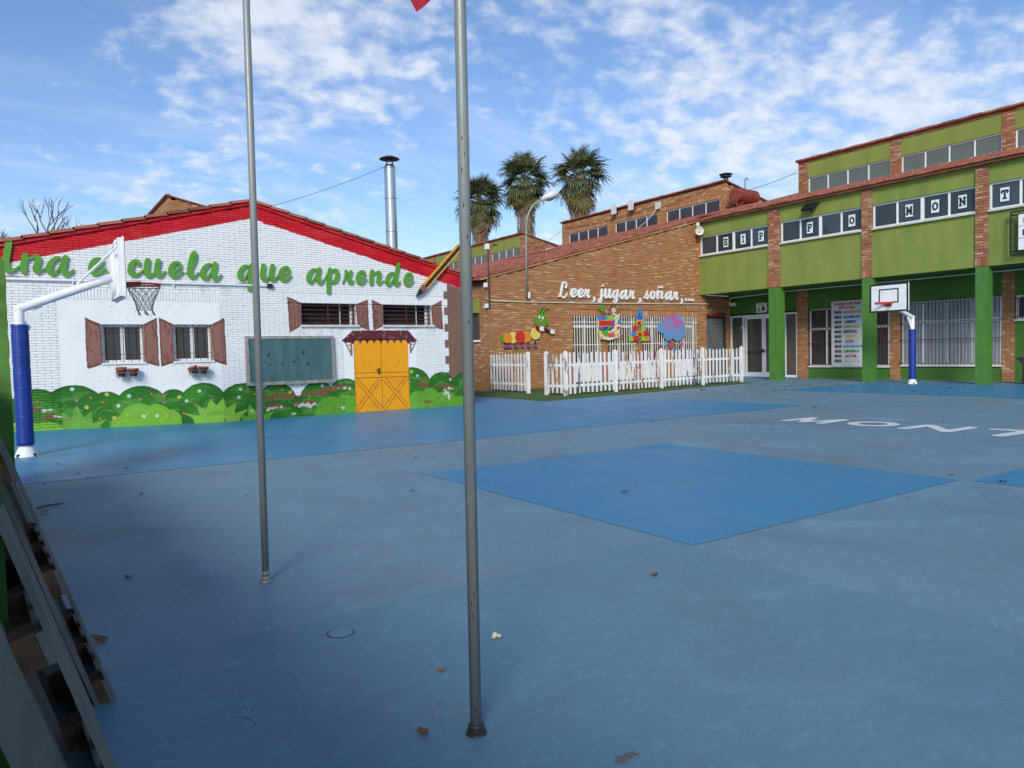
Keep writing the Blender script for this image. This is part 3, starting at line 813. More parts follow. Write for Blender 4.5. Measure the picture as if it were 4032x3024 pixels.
def tilt_window(root, x0, x1, z0, z1, yo):
    f = MB(); t = .045
    f.box(x0, yo, z0, x0 + t, yo + .05, z1).box(x1 - t, yo, z0, x1, yo + .05, z1).box(x0 + t, yo, z1 - t, x1 - t, yo + .05, z1).box(x0 + t, yo, z0, x1 - t, yo + .05, z0 + t)
    xm = (x0 + x1) / 2; f.box(xm - .035, yo + .001, z0 + t, xm + .035, yo + .049, z1 - t)
    w_ = f.build('window', PVC, root)
    MB().box(x0 + t, yo + .025, z0 + t, x1 - t, yo + .032, z1 - t).build('pane', GLASS, w_)
    return w_


for x0, x1, z0, z1 in WIN[:2]:
    tilt_window(shed, x0 + .01, x1 - .01, z0 + .02, z1, YW + .12)
    bx('window_sill', PVC, shed, x0 - .02, YW - .03, z0 - .012, x1 + .02, YW + .13, z0 + .016)
    g = MB()
    for k in range(5):
        x = x0 + (x1 - x0) * (k + .75) / 5.5; g.tube([(x, YW + .02, z0 + .02), (x, YW + .02, z1)], .008, 6)
    for z in (z0 + .17, z0 + .58): g.tube([(x0 - .05, YW + .02, z), (x1 + .05, YW + .02, z)], .006, 6)
    g.build('window_bars', REDBAR, shed)
    bx('window_reveal', mat('ochre_reveal', (.33, .17, .06), .8) if 'ochre_reveal' not in MATS else MATS['ochre_reveal'], shed, x1 - .008, YW + .005, z0 + .02, x1 - .001, YW + .12, z1)
for x0, x1, z0, z1 in WIN[2:]:
    bx('window_recess', DARK, shed, x0 - .02, YW + .30, z0 - .02, x1 + .02, YW + .32, z1 + .02)
    bx('window_sill', STONE, shed, x0 - .03, YW - .05, z0 - .045, x1 + .06, YW + .14, z0)
    g = MB()
    for k in range(5):
        z = z0 + (z1 - z0) * (k + .5) / 5; g.box(x0, YW + .055, z - .007, x1, YW + .07, z + .007)
    for x in (x0 + .01, (x0 + x1) / 2, x1 - .03): g.box(x - .012, YW + .071, z0, x + .012, YW + .09, z1)
    g.build('window_bars', REDBAR, shed)
    MB().box(x1 - .30, YW + .2, z0, x1 - .285, YW + .22, z1).box(x1 - .06, YW + .2, z0, x1 - .02, YW + .24, z1).build('window', PVC, shed)
dr = bx('door', MUR, shed, DOOR[0] + .004, YW + .02, 0.006, 6.853, YW + .05, 1.615)
dr2 = bx('door', MUR, shed, 6.858, YW + .02, 0.006, DOOR[1] - .004, YW + .05, 1.615)
hb = MB().box(6.775, YW + .004, .83, 6.805, YW + .02, .97).tube([(6.79, YW + .005, .93), (6.79, YW - .03, .93), (6.69, YW - .03, .935)], .009, 6)
hb.build('handle', mat('bronze', (.05, .025, .015), .45, metal=.5), dr)
MB().box(6.19, YW - .004, .03, 6.206, YW + .018, .14).box(7.517, YW - .004, .03, 7.533, YW + .018, .14).build('hinge', mat('hinge_orange', OR_, .5), dr2)
MB().box(6.202, YW + .06, 0, 7.523, YW + .1, 1.62).build('door_frame', DARK, shed)
cd = MB().tube([(-.9, YW - .04, 2.70), (1.3, YW - .04, 2.715), (4.40, YW - .04, 2.73)], .018, 8)
for x in (.95, 2.6): cd.tube([(x, YW - .04, 2.66), (x, YW - .04, 2.77)], .012, 6)
cd.build('conduit', WPAINT, shed)
bx('conduit_end', BLACKM, shed, 4.36, YW - .075, 2.69, 4.47, YW - .006, 2.77)

# blackboard
bb = thing('blackboard', 'large outdoor chalkboard with weathered wooden frame on white wall', 'blackboard', (4.8, YW - .02, .72))
MB().prism([(YW - .085, .72), (YW - .003, .72), (YW - .003, 1.68), (YW - .055, 1.68)], 3.90, 5.70, 'x').build('board', CHALK, bb)
for a in (('x', .70, .765), ('x', 1.645, 1.70)):
    off = -.10 if a[1] < 1 else -.07
    bx('frame_rail', OLDWOOD, bb, 3.945, YW + off, a[1], 5.665, YW - .004, a[2])
for x in (3.885, 5.67): MB().prism([(YW - .105, .70), (YW - .004, .70), (YW - .004, 1.70), (YW - .075, 1.70)], x, x + .055, 'x').build('frame_post', OLDWOOD, bb)
sm = MB()
for x, z, s_ in ((4.33, 1.32, .03), (4.35, 1.12, .025), (4.6, 1.13, .02), (4.85, 1.17, .025), (4.93, 1.22, .012), (5.05, 1.36, .035), (5.14, 1.12, .03), (4.24, 1.17, .012)):
    sm.prism([(x - s_, z - s_ * .9), (x - s_ * .3, z - s_ * 1.3), (x + s_ * .7, z + s_ * .8), (x + s_ * .2, z + s_ * 1.4)], YW - .0815 + (z - .9) * -.0 + .0, YW - .075)
sm.build('chalk_smudge', mat('dark_smudge', (.012, .03, .032), .9), bb)

# flower pots on wire holders
def pot_mb(c, tilt=0.0):
    mb = MB().lathe([(.0, 0), (.058, 0), (.075, .105), (.088, .105), (.092, .145), (.082, .147), (.07, .05), (0, .05)], (0, 0, 0), 18)
    ca, sa = math.cos(tilt), math.sin(tilt)
    mb.v = [(x * ca + z * sa + c[0], y + c[1], -x * sa + z * ca + c[2]) for x, y, z in mb.v]; return mb


pl = [('terracotta flower pot under left window, lower of the two nested', (1.64, .975), 0), ('terracotta flower pot under left window, nested on top of another', (1.64, 1.005), 0), ('terracotta flower pot under left window, single one on the right', (1.84, .975), 0), ('tilted terracotta flower pot under right window, leaning left', (2.90, .985), -.35), ('terracotta flower pot under right window, behind the leaning one', (3.05, .975), .1)]
for lb, (x, z), tl in pl:
    pot_mb((x, YW - .115, z), tl).build('flower_pot', TERRA, None, lb, 'flower pot', 'flower pots on the white wall', smooth=True, at=(x, YW - .115, z))
for x0, x1, lb in ((1.54, 1.94, 'thin wire pot holder under left barred window'), (2.79, 3.16, 'thin wire pot holder under right barred window with green saucer')):
    h = thing('pot_holder', lb, 'pot holder', ((x0 + x1) / 2, YW - .02, 1.0), 'wire pot holders')
    q = MB()
    for z, e in ((1.05, 0), (.965, .03)):
        q.tube([(x0 + e, YW - .01, z), (x0 + e, YW - .21, z), (x1 - e, YW - .21, z), (x1 - e, YW - .01, z)], .004, 5)
    for x in (x0 + .03, (x0 + x1) / 2, x1 - .03): q.tube([(x, YW - .21, 1.05), (x, YW - .21, .965), (x, YW - .01, .965), (x, YW - .01, 1.12)], .004, 5)
    q.build('wire_frame', mat('galvanised_wire', (.35, .37, .36), .5, metal=.5) if 'galvanised_wire' not in MATS else MATS['galvanised_wire'], h)
    if x0 > 2: MB().lathe([(0, 0), (.06, 0), (.075, .03), (.07, .03), (.055, .008), (0, .008)], (2.86, YW - .115, .967), 16).build('saucer', mat('pale_green_plastic', (.22, .42, .36), .4), h)

# ------------------------------------------------------------------ script lettering
GL = {
 'U': ([[(178, -225, 58), (150, -90, 60), (115, 80, 60), (100, 190, 60), (110, 250, 62), (150, 285, 42), (220, 270, 25), (290, 220, 17), (345, 175, 14)], [(-160, -120, 30), (-140, -205, 48), (-190, -20, 58), (-200, 140, 58), (-170, 240, 54), (-90, 270, 34), (10, 180, 22), (60, 80, 20)]], 187),
 'n': ([[(95, 20, 54), (65, 140, 56), (55, 280, 55)], [(110, 100, 14), (200, 50, 26), (280, 25, 36), (310, 70, 50), (285, 150, 55), (260, 230, 58), (280, 280, 45), (340, 260, 22), (425, 215, 12)]], 5),
 'a': ([[(275, 50, 20), (215, 35, 28), (145, 70, 45), (70, 160, 55), (55, 250, 55), (95, 310, 38), (155, 290, 27), (215, 220, 20), (265, 140, 20), (295, 60, 20)], [(345, 25, 52), (315, 120, 56), (295, 220, 56), (315, 300, 48), (365, 315, 36), (435, 260, 26), (470, 215, 10)]], 5),
 'e': ([[(95, 215, 18), (190, 175, 24), (255, 110, 30), (245, 50, 30), (185, 32, 36), (110, 75, 50), (62, 165, 58), (75, 255, 58), (140, 290, 42), (230, 260, 26), (310, 190, 14)]], None),
 'c': ([[(225, 105, 34), (225, 55, 38), (180, 32, 38), (105, 80, 52), (62, 170, 58), (75, 255, 58), (140, 290, 42), (230, 260, 26), (310, 190, 14)]], None),
 'u': ([[(90, 20, 54), (65, 130, 56), (55, 220, 56), (75, 285, 46), (130, 290, 34), (200, 240, 24), (250, 190, 18)], [(300, 20, 54), (270, 130, 56), (258, 220, 56), (280, 285, 46), (340, 280, 32), (410, 215, 18), (430, 190, 10)]], 5),
 's': ([[(10, 290, 14), (110, 200, 18), (190, 60, 22), (215, 15, 20)], [(190, 60, 26), (180, 130, 34), (230, 200, 44), (215, 280, 40), (150, 305, 34), (80, 285, 22)], [(215, 285, 20), (270, 250, 18), (320, 195, 12)]], None),
 'l': ([[(40, 230, 14), (150, 130, 18), (230, 0, 22), (255, -110, 26), (232, -175, 30), (190, -140, 40), (150, -30, 52), (115, 120, 58), (110, 230, 58), (150, 290, 44), (220, 265, 26), (290, 195, 14)]], None),
 'q': ([[(275, 50, 20), (215, 35, 28), (145, 70, 45), (70, 160, 55), (55, 250, 55), (95, 310, 38), (155, 290, 27), (215, 220, 20), (265, 140, 20), (295, 60, 20)], [(345, 25, 52), (320, 130, 54), (295, 260, 52), (280, 400, 48), (262, 490, 40)], [(290, 330, 14), (370, 270, 16), (430, 200, 14)]], 5),
 'p': ([[(0, 200, 12), (60, 110, 18), (110, 40, 24)], [(130, 20, 50), (105, 150, 54), (85, 320, 54), (70, 500, 50)], [(150, 90, 16), (225, 32, 34), (300, 40, 46), (325, 120, 54), (285, 230, 54), (205, 290, 38), (120, 275, 20)]], 5),
 'r': ([[(0, 300, 14), (60, 200, 20), (110, 80, 34), (108, 35, 38)], [(110, 80, 24), (185, 95, 24), (250, 45, 40)], [(240, 60, 40), (195, 170, 54), (190, 260, 52), (240, 295, 34), (310, 240, 18)]], None),
 'd': ([[(275, 50, 20), (215, 35, 28), (145, 70, 45), (70, 160, 55), (55, 250, 55), (95, 310, 38), (155, 290, 27), (215, 220, 20), (265, 140, 20), (295, 60, 20)], [(415, -165, 52), (370, -30, 55), (325, 130, 56), (300, 230, 56), (320, 295, 46), (380, 285, 32), (450, 220, 14)]], -185),
 'L': ([[(330, -40, 22), (300, -10, 34), (330, -90, 26), (310, -175, 24), (245, -190, 26), (180, -120, 34), (140, 20, 40), (105, 170, 38), (60, 270, 26), (0, 300, 26)], [(0, 300, 26), (60, 270, 20), (140, 310, 30), (230, 330, 30), (320, 250, 20), (360, 180, 14)]], None),
 'j': ([[(20, 120, 10), (90, 50, 16), (130, 20, 30)], [(130, 20, 40), (100, 150, 42), (80, 320, 40), (50, 440, 30), (-30, 470, 26), (-50, 410, 22), (10, 350, 18), (140, 260, 16), (210, 190, 12)], [(175, -130, 38), (185, -115, 38)]], None),
 'g': ([[(275, 50, 18), (215, 32, 24), (145, 70, 38), (75, 160, 44), (65, 250, 44), (105, 305, 32), (165, 280, 24), (225, 200, 18), (280, 80, 18)], [(325, 20, 40), (295, 150, 42), (270, 300, 40), (230, 430, 32), (150, 480, 26), (100, 430, 22), (150, 360, 18), (300, 270, 16), (380, 190, 12)]], None),
 'o': ([[(200, 35, 26), (130, 60, 40), (75, 160, 46), (95, 270, 46), (170, 305, 36), (250, 240, 40), (270, 130, 42), (225, 45, 34), (190, 35, 26)], [(230, 100, 14), (300, 90, 14), (360, 50, 12)]], None),
 '~': ([[(0, 0, 20), (50, -60, 26), (110, -30, 30), (170, -20, 26), (210, -75, 18)]], None),
 ',': ([[(60, 300, 40), (75, 370, 34), (40, 430, 24), (-20, 460, 12)]], None),
 '.': ([[(35, 285, 40), (45, 300, 40)]], None),
}
GL['i'] = GL['u']


def word(name, m, glyphs, base, ux, uz, yf, depth, label, hw=1.0, slant=0.0, res=.012, group=None):
    """glyphs: list of (char, x0, xscale); base: z of baseline; ux, uz: drawing units per glyph px"""
    strokes = []; clips = []
    for ch, x0, xs_ in glyphs:
        st, clip = GL[ch]; dz = 0
        if ch == '~': dz = -100
        for s in st:
            a = spline([(p[0], p[1], p[2]) for p in s], 6)
            z = base + (325 - (a[:, 1] + dz)) * uz
            strokes.append(np.column_stack([x0 + a[:, 0] * ux * xs_ + (z - base) * slant, z, np.maximum(a[:, 2] * hw * (ux * xs_ + uz) / 2, .006)]))
    allp = np.vstack(strokes); pad = .07
    fn = strokes_sdf(strokes)
    mb = cut_mb(fn, allp[:, 0].min() - pad, allp[:, 0].max() + pad, allp[:, 1].min() - pad, allp[:, 1].max() + pad, res, yf, depth)
    c = (float(allp[:, 0].mean()), yf + depth, base)
    return mb.build(name, m, None, label, 'lettering', group, at=c)


ux, uz = 1 / 1134, 1 / 949
GW = 'green cut out words on the white wall'
k_ = .95
def wp(lst): return [(c, x, s) for c, x, s in lst]
word('cutout_word', LETG, [('U', -.110, 1), ('n', .178, 1), ('a', .553, 1)], 2.80, ux, uz, YW - .050, .032, 'green cut out word una at left end of white wall', .88, group=GW)
word('cutout_word', LETG, [('e', 1.195, 1), ('s', 1.48, .95), ('c', 1.825, .95), ('u', 2.095, .98), ('e', 2.515, .97), ('l', 2.81, .95), ('a', 3.085, .95)], 2.81, ux, uz, YW - .050, .032, 'green cut out word escuela above two barred windows', .88, group=GW)
word('cutout_word', LETG, [('q', 3.785, .95), ('u', 4.23, .98), ('e', 4.60, .98)], 2.815, ux, uz, YW - .050, .032, 'green cut out word que on white wall behind thin pole', .88, group=GW)
word('cutout_word', LETG, [('a', 5.185, .95), ('p', 5.60, .95), ('r', 5.985, .90), ('e', 6.29, .93), ('n', 6.605, .93), ('d', 6.99, .92), ('e', 7.44, .95)], 2.81, ux, uz * .97, YW - .050, .032, 'green cut out word aprende pointed at by big pencil', .88, group=GW)

# big cut-out pencil
pc = thing('pencil_sign', 'big cut out pencil with yellow black stripes leaning across gable edge', 'sign', (8.4, YW - .05, 3.2))
pa, pb_ = Vector((7.73, 2.58)), Vector((9.04, 3.92)); pd = (pb_ - pa).normalized(); pn = Vector((-pd.y, pd.x))
def pq(t0, t1, n0, n1, m, nm, dy=0, n0b=None, n1b=None):
    p = [pa + pd * t0 + pn * n0, pa + pd * t1 + pn * (n0 if n0b is None else n0b), pa + pd * t1 + pn * (n1 if n1b is None else n1b), pa + pd * t0 + pn * n1]
    MB().prism([tuple(q) for q in p], YW - .11 - dy, YW - .05).build(nm, m, pc)
YEL = mat('pencil_yellow', (.68, .33, .02), .5); PB = mat('pencil_brown', (.24, .09, .055), .6)
pq(0, .20, -.004, .004, INK, 'pencil_point', 0, -.064, .064); pq(.20, .33, -.064, .064, PB, 'pencil_wood', 0, -.078, .078)
for a, b, m_, nm in ((-.078, -.038, YEL, 'yellow_stripe'), (-.038, .038, INK, 'black_stripe'), (.038, .078, YEL, 'yellow_stripe')): pq(.33, 1.72, a, b, m_, nm, .004 if nm[0] == 'b' else 0)
pq(1.72, 1.88, -.078, .078, LETW, 'pencil_end')

# ------------------------------------------------------------------ brick classroom building
YL = 20.1
lb = thing('brick_classroom', 'tan brick classroom wing with sloping tiled roof and long grilled window', 'building', (17.8, YL, 0))
def lroof(x): return 3.72 + .26 * (x - 12.85)
LH = [(16.41, 22.82, .05, 2.5)]
XLe, XRe = 12.85, 23.43
wbm = MB()
wbm.prism([(XLe, -.05), (16.41, -.05), (16.41, lroof(16.41)), (XLe, lroof(XLe))], YL + .012, YL + .25)
wbm.prism([(16.41, 2.5), (22.82, 2.5), (22.82, 6.2), (16.41, lroof(16.41))], YL + .012, YL + .25)
wbm.prism([(22.82, -.05), (XRe, -.05), (XRe, 3.38), (23.3, 3.38), (23.3, 6.25), (22.82, 6.2)], YL + .012, YL + .25)
wbm.box(16.41, YL + .012, -.05, 22.82, YL + .25, .12)
for a, b in ((17.70, 18.08), (19.40, 19.81), (21.10, 21.56)): wbm.box(a, YL + .032, .12, b, YL + .22, 2.5)
wbm.build('wall', MORT, lb)
hol = [(16.41, 22.82, -1, 2.5), (16.2, 23.0, 2.5, 2.71), (23.0, 24, 3.38, 9)]
bl = courses(XLe, XRe, 0, 6.3, .058, .235, hol, lambda x: min(lroof(x), 6.25) - .05, gap=.010, vgap=.012)
spec = [((a + b) / 2, YL + .012 + random.uniform(-.004, .002), (c + d) / 2, b - a, .03, d - c) for a, b, c, d in bl]
for a0, b0 in ((17.70, 18.08), (19.40, 19.81), (21.10, 21.56)):
    spec += [((a + b) / 2, YL + .03 + random.uniform(-.004, .002), (c + d) / 2, b - a, .03, d - c) for a, b, c, d in courses(a0, b0, .1, 2.5, .058, .235)]
x = 16.2
while x < 22.97: spec.append((x + .027, YL + .012 + random.uniform(-.004, .002), 2.605, .05, .03, .2)); x += .06
brick_wall(lb, spec, TAN)
# side wall towards the white building
bl = courses(YL + .02, 24.5, 0, 3.5, .058, .235, [(20.62, 21.6, 1.68, 2.5)], None, gap=.010, vgap=.012)
MB().box(XLe + .012, YL + .25, -.05, XLe + .25, 33, 3.6).build('side_wall', MORT, lb)
sb = MB()
for a, b, c, d in bl: sb.box(XLe - .003 + random.uniform(-.003, .003), a, c, XLe + .02, b, d)
sb.build('side_brick_field', TAN, lb, kind='stuff')
g = MB()
for k in range(7): g.tube([(XLe - .02, 20.66 + k * .13, 1.7), (XLe - .02, 20.66 + k * .13, 2.5)], .012, 6)
g.build('window_bars', REDBAR, lb)
bx('window_pane', GLASS, lb, XLe - .002, 20.62, 1.7, XLe + .01, 21.6, 2.5); bx('window_sill', PVC, lb, XLe - .06, 20.58, 1.62, XLe + .02, 21.65, 1.69)
# long window: brown boards, transom, panes, cream grille in four bays
bays = [(16.41, 17.70), (18.08, 19.40), (19.81, 21.10), (21.56, 22.82)]
for a, b in bays:
    fr = MB().box(a, YL + .12, 2.08, b, YL + .16, 2.17).box(a, YL + .12, 2.44, b, YL + .16, 2.5).box(a, YL + .12, .76, b, YL + .16, .82)
    for x in (a + .03, (a + b) / 2, b - .03): fr.box(x - .03, YL + .121, .82, x + .03, YL + .158, 2.44)
    wn = fr.build('window', PVC, lb)
    bx('pane', GLASS, wn, a, YL + .14, 2.17, b, YL + .15, 2.44)
    bd = MB(); n = 10
    for k in range(n):
        x = a + (b - a) * k / n; bd.box(x + .006, YL + .165, .82, x + (b - a) / n - .006, YL + .18 + .006 * (k % 2), 2.08)
    bd.build('blind', BROWNW, wn)
    bx('recess', DARK, lb, a, YL + .2, .12, b, YL + .24, 2.5)
    pn = MB(); n = 3
    for k in range(n):
        x = a + (b - a) * k / n; pn.box(x + .02, YL + .05, .13, x + (b - a) / n - .02, YL + .1, .74)
    pn.build('white_panel', PVC, lb)
    g = MB(); n = 11
    for k in range(n):
        x = a + (b - a) * (k + .5) / n; g.tube([(x, YL - .02, .15), (x, YL - .02, 2.5)], .013, 6)
    for z in (2.27, 1.46): g.box(a - .04, YL - .034, z - .012, b + .04, YL - .022, z + .012)
    g.build('window_grille', WBAR, lb)
cd = MB().tube([(12.8, YL - .04, 3.03), (13.0, YL - .04, 2.95), (14.5, YL - .04, 2.93), (18, YL - .04, 2.95), (22.9, YL - .04, 3.02), (23.5, YL - .04, 3.03)], .018, 8)
cd.build('conduit', CREAMP, lb)
# roof
def tiles(root, x0, x1, y0, y1, zf, name='roof_tiles', step=.30, wdt=.19, slope=.26):
    """rows of half-round clay tiles on a slope rising with x"""
    mb = MB(); ny = int((y1 - y0) / wdt); nx_ = int((x1 - x0) / step)
    for j in range(ny):
        y = y0 + j * wdt; prof = [(0, .0), (.2, .035), (.5, .055), (.8, .035), (1, 0)]
        for i in range(nx_):
            xa = x0 + i * step; xb = xa + step + .02; l0 = .022 + random.uniform(0, .01); i0 = len(mb.v); dy = random.uniform(-.008, .008)
            for px_, zz, lift in ((xa, zf(xa), l0), (xb, zf(xb), 0.0)):
                for q, h in prof: mb.v.append((px_, y + dy + q * wdt, zz + h + lift))
            n = len(prof)
            for k in range(n - 1): mb.f.append((i0 + k, i0 + k + 1, i0 + n + k + 1, i0 + n + k))
            mb.f.append(tuple(i0 + k for k in range(n)))
    return mb.build(name, TILE, root, kind='stuff')


ZR = lambda x: lroof(x) + .045
MB().prism([(12.55, ZR(12.55) - .06), (27.0, ZR(27) - .06), (27.0, ZR(27)), (12.55, ZR(12.55))], YL - .02, 52).build('roof', TILE, lb)
tiles(lb, 12.55, 22.9, YL + .02, 27.5, ZR); tiles(lb, 22.9, 27.0, YL + .02, 34, ZR, 'roof_tiles', .34)
k = 0; x = 12.6
while x < 22.8:          # verge bricks and tiles along the sloping top of the wall
    x2 = min(x + .27, 22.85)
    MB().prism([(x, lroof(x) - .05), (x2 - .008, lroof(x2) - .05), (x2 - .008, lroof(x2) + .01), (x, lroof(x) + .01)], YL - .035 - .004 * (k % 2), YL + .25).build('verge_brick', TAN, lb)
    MB().prism([(x, ZR(x) - .02), (x2 + .02, ZR(x2) - .006), (x2 + .02, ZR(x2) + .035), (x, ZR(x) + .03)], YL - .06, YL + .1).build('verge_tile', TILE, lb)
    x = x2; k += 1


def clerestory(root, xc, y0, y1, bays_, panel=None, blindm=GLASS, brick=TAN, zb=7.15, zs=7.42, zh=8.05, zt=8.74, depth=7, curtain=False, pitch_=.07):
    """raised row of windows: front faces -X, sloping roof behind, brick gable end facing -Y"""
    body = MB()
    body.box(xc + .03, y0, zb - .6, xc + .3, y1, zs - .03)
    body.box(xc + .03, y0, zh, xc + .3, y1, zt)
    piers = []; yy = y0
    for a, b in sorted(bays_): piers.append((yy, a)); yy = b
    piers.append((yy, y1))
    for a, b in piers: body.box(xc + .03, a, zs - .03, xc + .3, b, zh)
    body.build('wall', MORT, root)
    sp = []
    for a, b in piers:
        sp += [(a + .01, b - .01, c, d) for _, _, c, d in []]
        for p0, p1, c, d in courses(a, b, zb - .15, zt - .02, pitch_, .25, gap=.01, vgap=.013): sp.append((p0, p1, c, d))
    for a, b in bays_:
        if panel is None:
            for p0, p1, c, d in courses(a, b, zh + (.2 if brick is TAN else 0), zt - .02, pitch_, .25, gap=.01, vgap=.013): sp.append((p0, p1, c, d))
            y = a
            while y < b - .03: sp.append((y, y + .05, zh + .01, zh + .19)); y += .065
            for p0, p1, c, d in courses(a, b, zb - .15, zs - .04, pitch_, .25, gap=.01, vgap=.013): sp.append((p0, p1, c, d))
        else:
            bx('green_panel', panel, root, xc + .005, a, zh, xc + .03, b, zt - .10)
            for p0, p1, c, d in courses(a, b, zt - .09, zt - .01, .07, .25, gap=.01, vgap=.013): sp.append((p0, p1, c, d))
    mb = MB()
    for p0, p1, c, d in sp: mb.box(xc - .005 + random.uniform(-.004, .004), p0, c, xc + .031, p1, d)
    # gable end
    ge = []
    for p0, p1, c, d in courses(xc, xc + depth, zb - .6, zt - .02, pitch_, .25, (), lambda x_: zt - .22 * (x_ - xc) - .03, gap=.01, vgap=.013): mb.box(p0, y0 - .02 + random.uniform(-.004, .004), c, p1, y0 + .01, d)
    mb.build('brick_field', brick, root, kind='stuff')
    MB().prism([(xc + .05, zb - .9), (xc + depth, zb - .9), (xc + depth, zt - .22 * depth), (xc + .05, zt - .015)], y0, y0 + .2).build('gable_wall', MORT, root)
    MB().prism([(xc - .10, zt + .025), (xc + depth + .2, zt - .22 * depth), (xc + depth + .2, zt - .22 * depth + .06), (xc - .10, zt + .085)], y0 - .06, y1 + .05).build('roof', TILE, root)
    k = 0; y = y0 - .08
    while y < y1:
        y2 = min(y + .42, y1 + .06); MB().box(xc - .13, y, zt + .03, xc + .1, y2 - .01, zt + .085 + .012 * (k % 2)).build('eave_tile', TILE, root); y = y2; k += 1
    for a, b in bays_:
        f = MB(); t = .045
        f.box(xc + .06, a, zs, xc + .11, b, zs + t).box(xc + .06, a, zh - t, xc + .11, b, zh)
        for q in range(5):
            y = a + (b - a - t) * q / 4; f.box(xc + .061, y, zs + t, xc + .109, y + t, zh - t)
        wn = f.build('window', PVC, root)
        for q in range(4): bx('pane', blindm, wn, xc + .08, a + t + (b - a - t) * q / 4, zs + t, xc + .09, a + (b - a - t) * (q + 1) / 4, zh - t)
        if curtain:
            for q in range(4):
                ya = a + t + (b - a - t) * q / 4 + random.uniform(.05, .25); yb = a + (b - a - t) * (q + 1) / 4 - random.uniform(0, .1)
                cm = MB(); n = 9
                for e in range(n): cm.box(xc + .072, ya + (yb - ya) * e / n, zs + t, xc + .078 - .003 * (e % 2), ya + (yb - ya) * (e + .8) / n, zh - t - .18)
                cm.build('curtain', CURT, wn)
        bx('window_sill', STONE, root, xc - .06, a - .06, zs - .05, xc + .08, b + .06, zs - .001)


clerestory(lb, 27.0, 21.95, 33.9, [(22.33, 25.63), (26.22, 29.35), (29.93, 33.30)], None, GLASS, TAN, curtain=True)

# far wing with green panels behind, and the brick one behind the white building
fwg = thing('green_panel_wing', 'distant school wing with green panels and clerestory windows below palms', 'building', (27, 37.9, 0))
clerestory(fwg, 27.0, 37.9, 52.5, [(38.2, 41.6), (42.1, 45.5), (46.0, 49.4), (49.9, 52.2)], LGREEN, BLIND, RED, zs=7.36, zh=7.98, depth=7)
MB().box(27.2, 38.1, 0, 33.8, 52.4, 6.6).build('lower_wall', MORT, fwg)
bpk = thing('brick_wing', 'brick gable with tiled edge peeking over roof of white building', 'building', (6.2, 36.5, 0))
clerestory(bpk, 6.2, 36.5, 46, [(37.5, 41), (41.6, 45)], None, GLASS, TAN, depth=7)
MB().box(6.4, 36.7, 0, 13, 45.8, 6.4).build('lower_wall', MORT, bpk)

# ------------------------------------------------------------------ green school building with arcade
XF, XB = 23.0, 25.1
gb = thing('green_school_building', 'two storey school building with light green panels, brick pilasters and arcade', 'building', (XF, 13, 0))
PIL = [(16.33, 16.82), (12.92, 13.25), (9.52, 9.85), (6.12, 6.45), (2.7, 3.03)]
BAY = [(16.82, 20.06), (13.25, 16.33), (9.85, 12.92), (6.45, 9.52), (3.03, 6.12)]
for a, b in BAY:
    bx('spandrel_panel', LGREEN, gb, XF + .04, a, 3.38, XF + .22, b, 4.90)
    bx('upper_panel', LGREEN, gb, XF + .04, a, 5.71, XF + .22, b, 6.24)
    bx('window_sill', STONE, gb, XF - .05, a + .003, 4.90, XF + .15, b - .003, 4.955)
spec = []; pm = MB()
for a, b in PIL:
    bx('pilaster_core', PMORT, gb, XF + .012, a, 3.38, XF + .3, b, 6.24)
    parts_ = [(a, (a + b) / 2 - .006), ((a + b) / 2 + .006, b)] if b - a > .4 else [(a, b)]
    for p, q in parts_:
        for c0, c1, d0, d1 in courses(p, q, 3.64, 6.24, .079, .235, gap=.012, vgap=.014): spec.append((XF + random.uniform(-.004, .004), (c0 + c1) / 2, (d0 + d1) / 2, .04, c1 - c0, d1 - d0))
        y = p
        while y < q - .03: spec.append((XF + random.uniform(-.003, .003), y + .034, 3.515, .04, .056, .235)); y += .068
brick_wall(gb, spec, RED)
# green columns
for (a, b) in PIL:
    if a > 16: a += .0
    MB().box(XF + .0, a + (.02 if a > 16 else 0), -.02, XF + .3, b, 3.379).build('column', BGREEN, gb)
bx('soffit', DGREEN, gb, XF + .31, 2.7, 3.40, XB, 20.3, 3.5)
MB().box(XF + .221, 2.7, 3.25, XF + .30, 6.12, 3.381).build('edge_beam', DGREEN, gb)
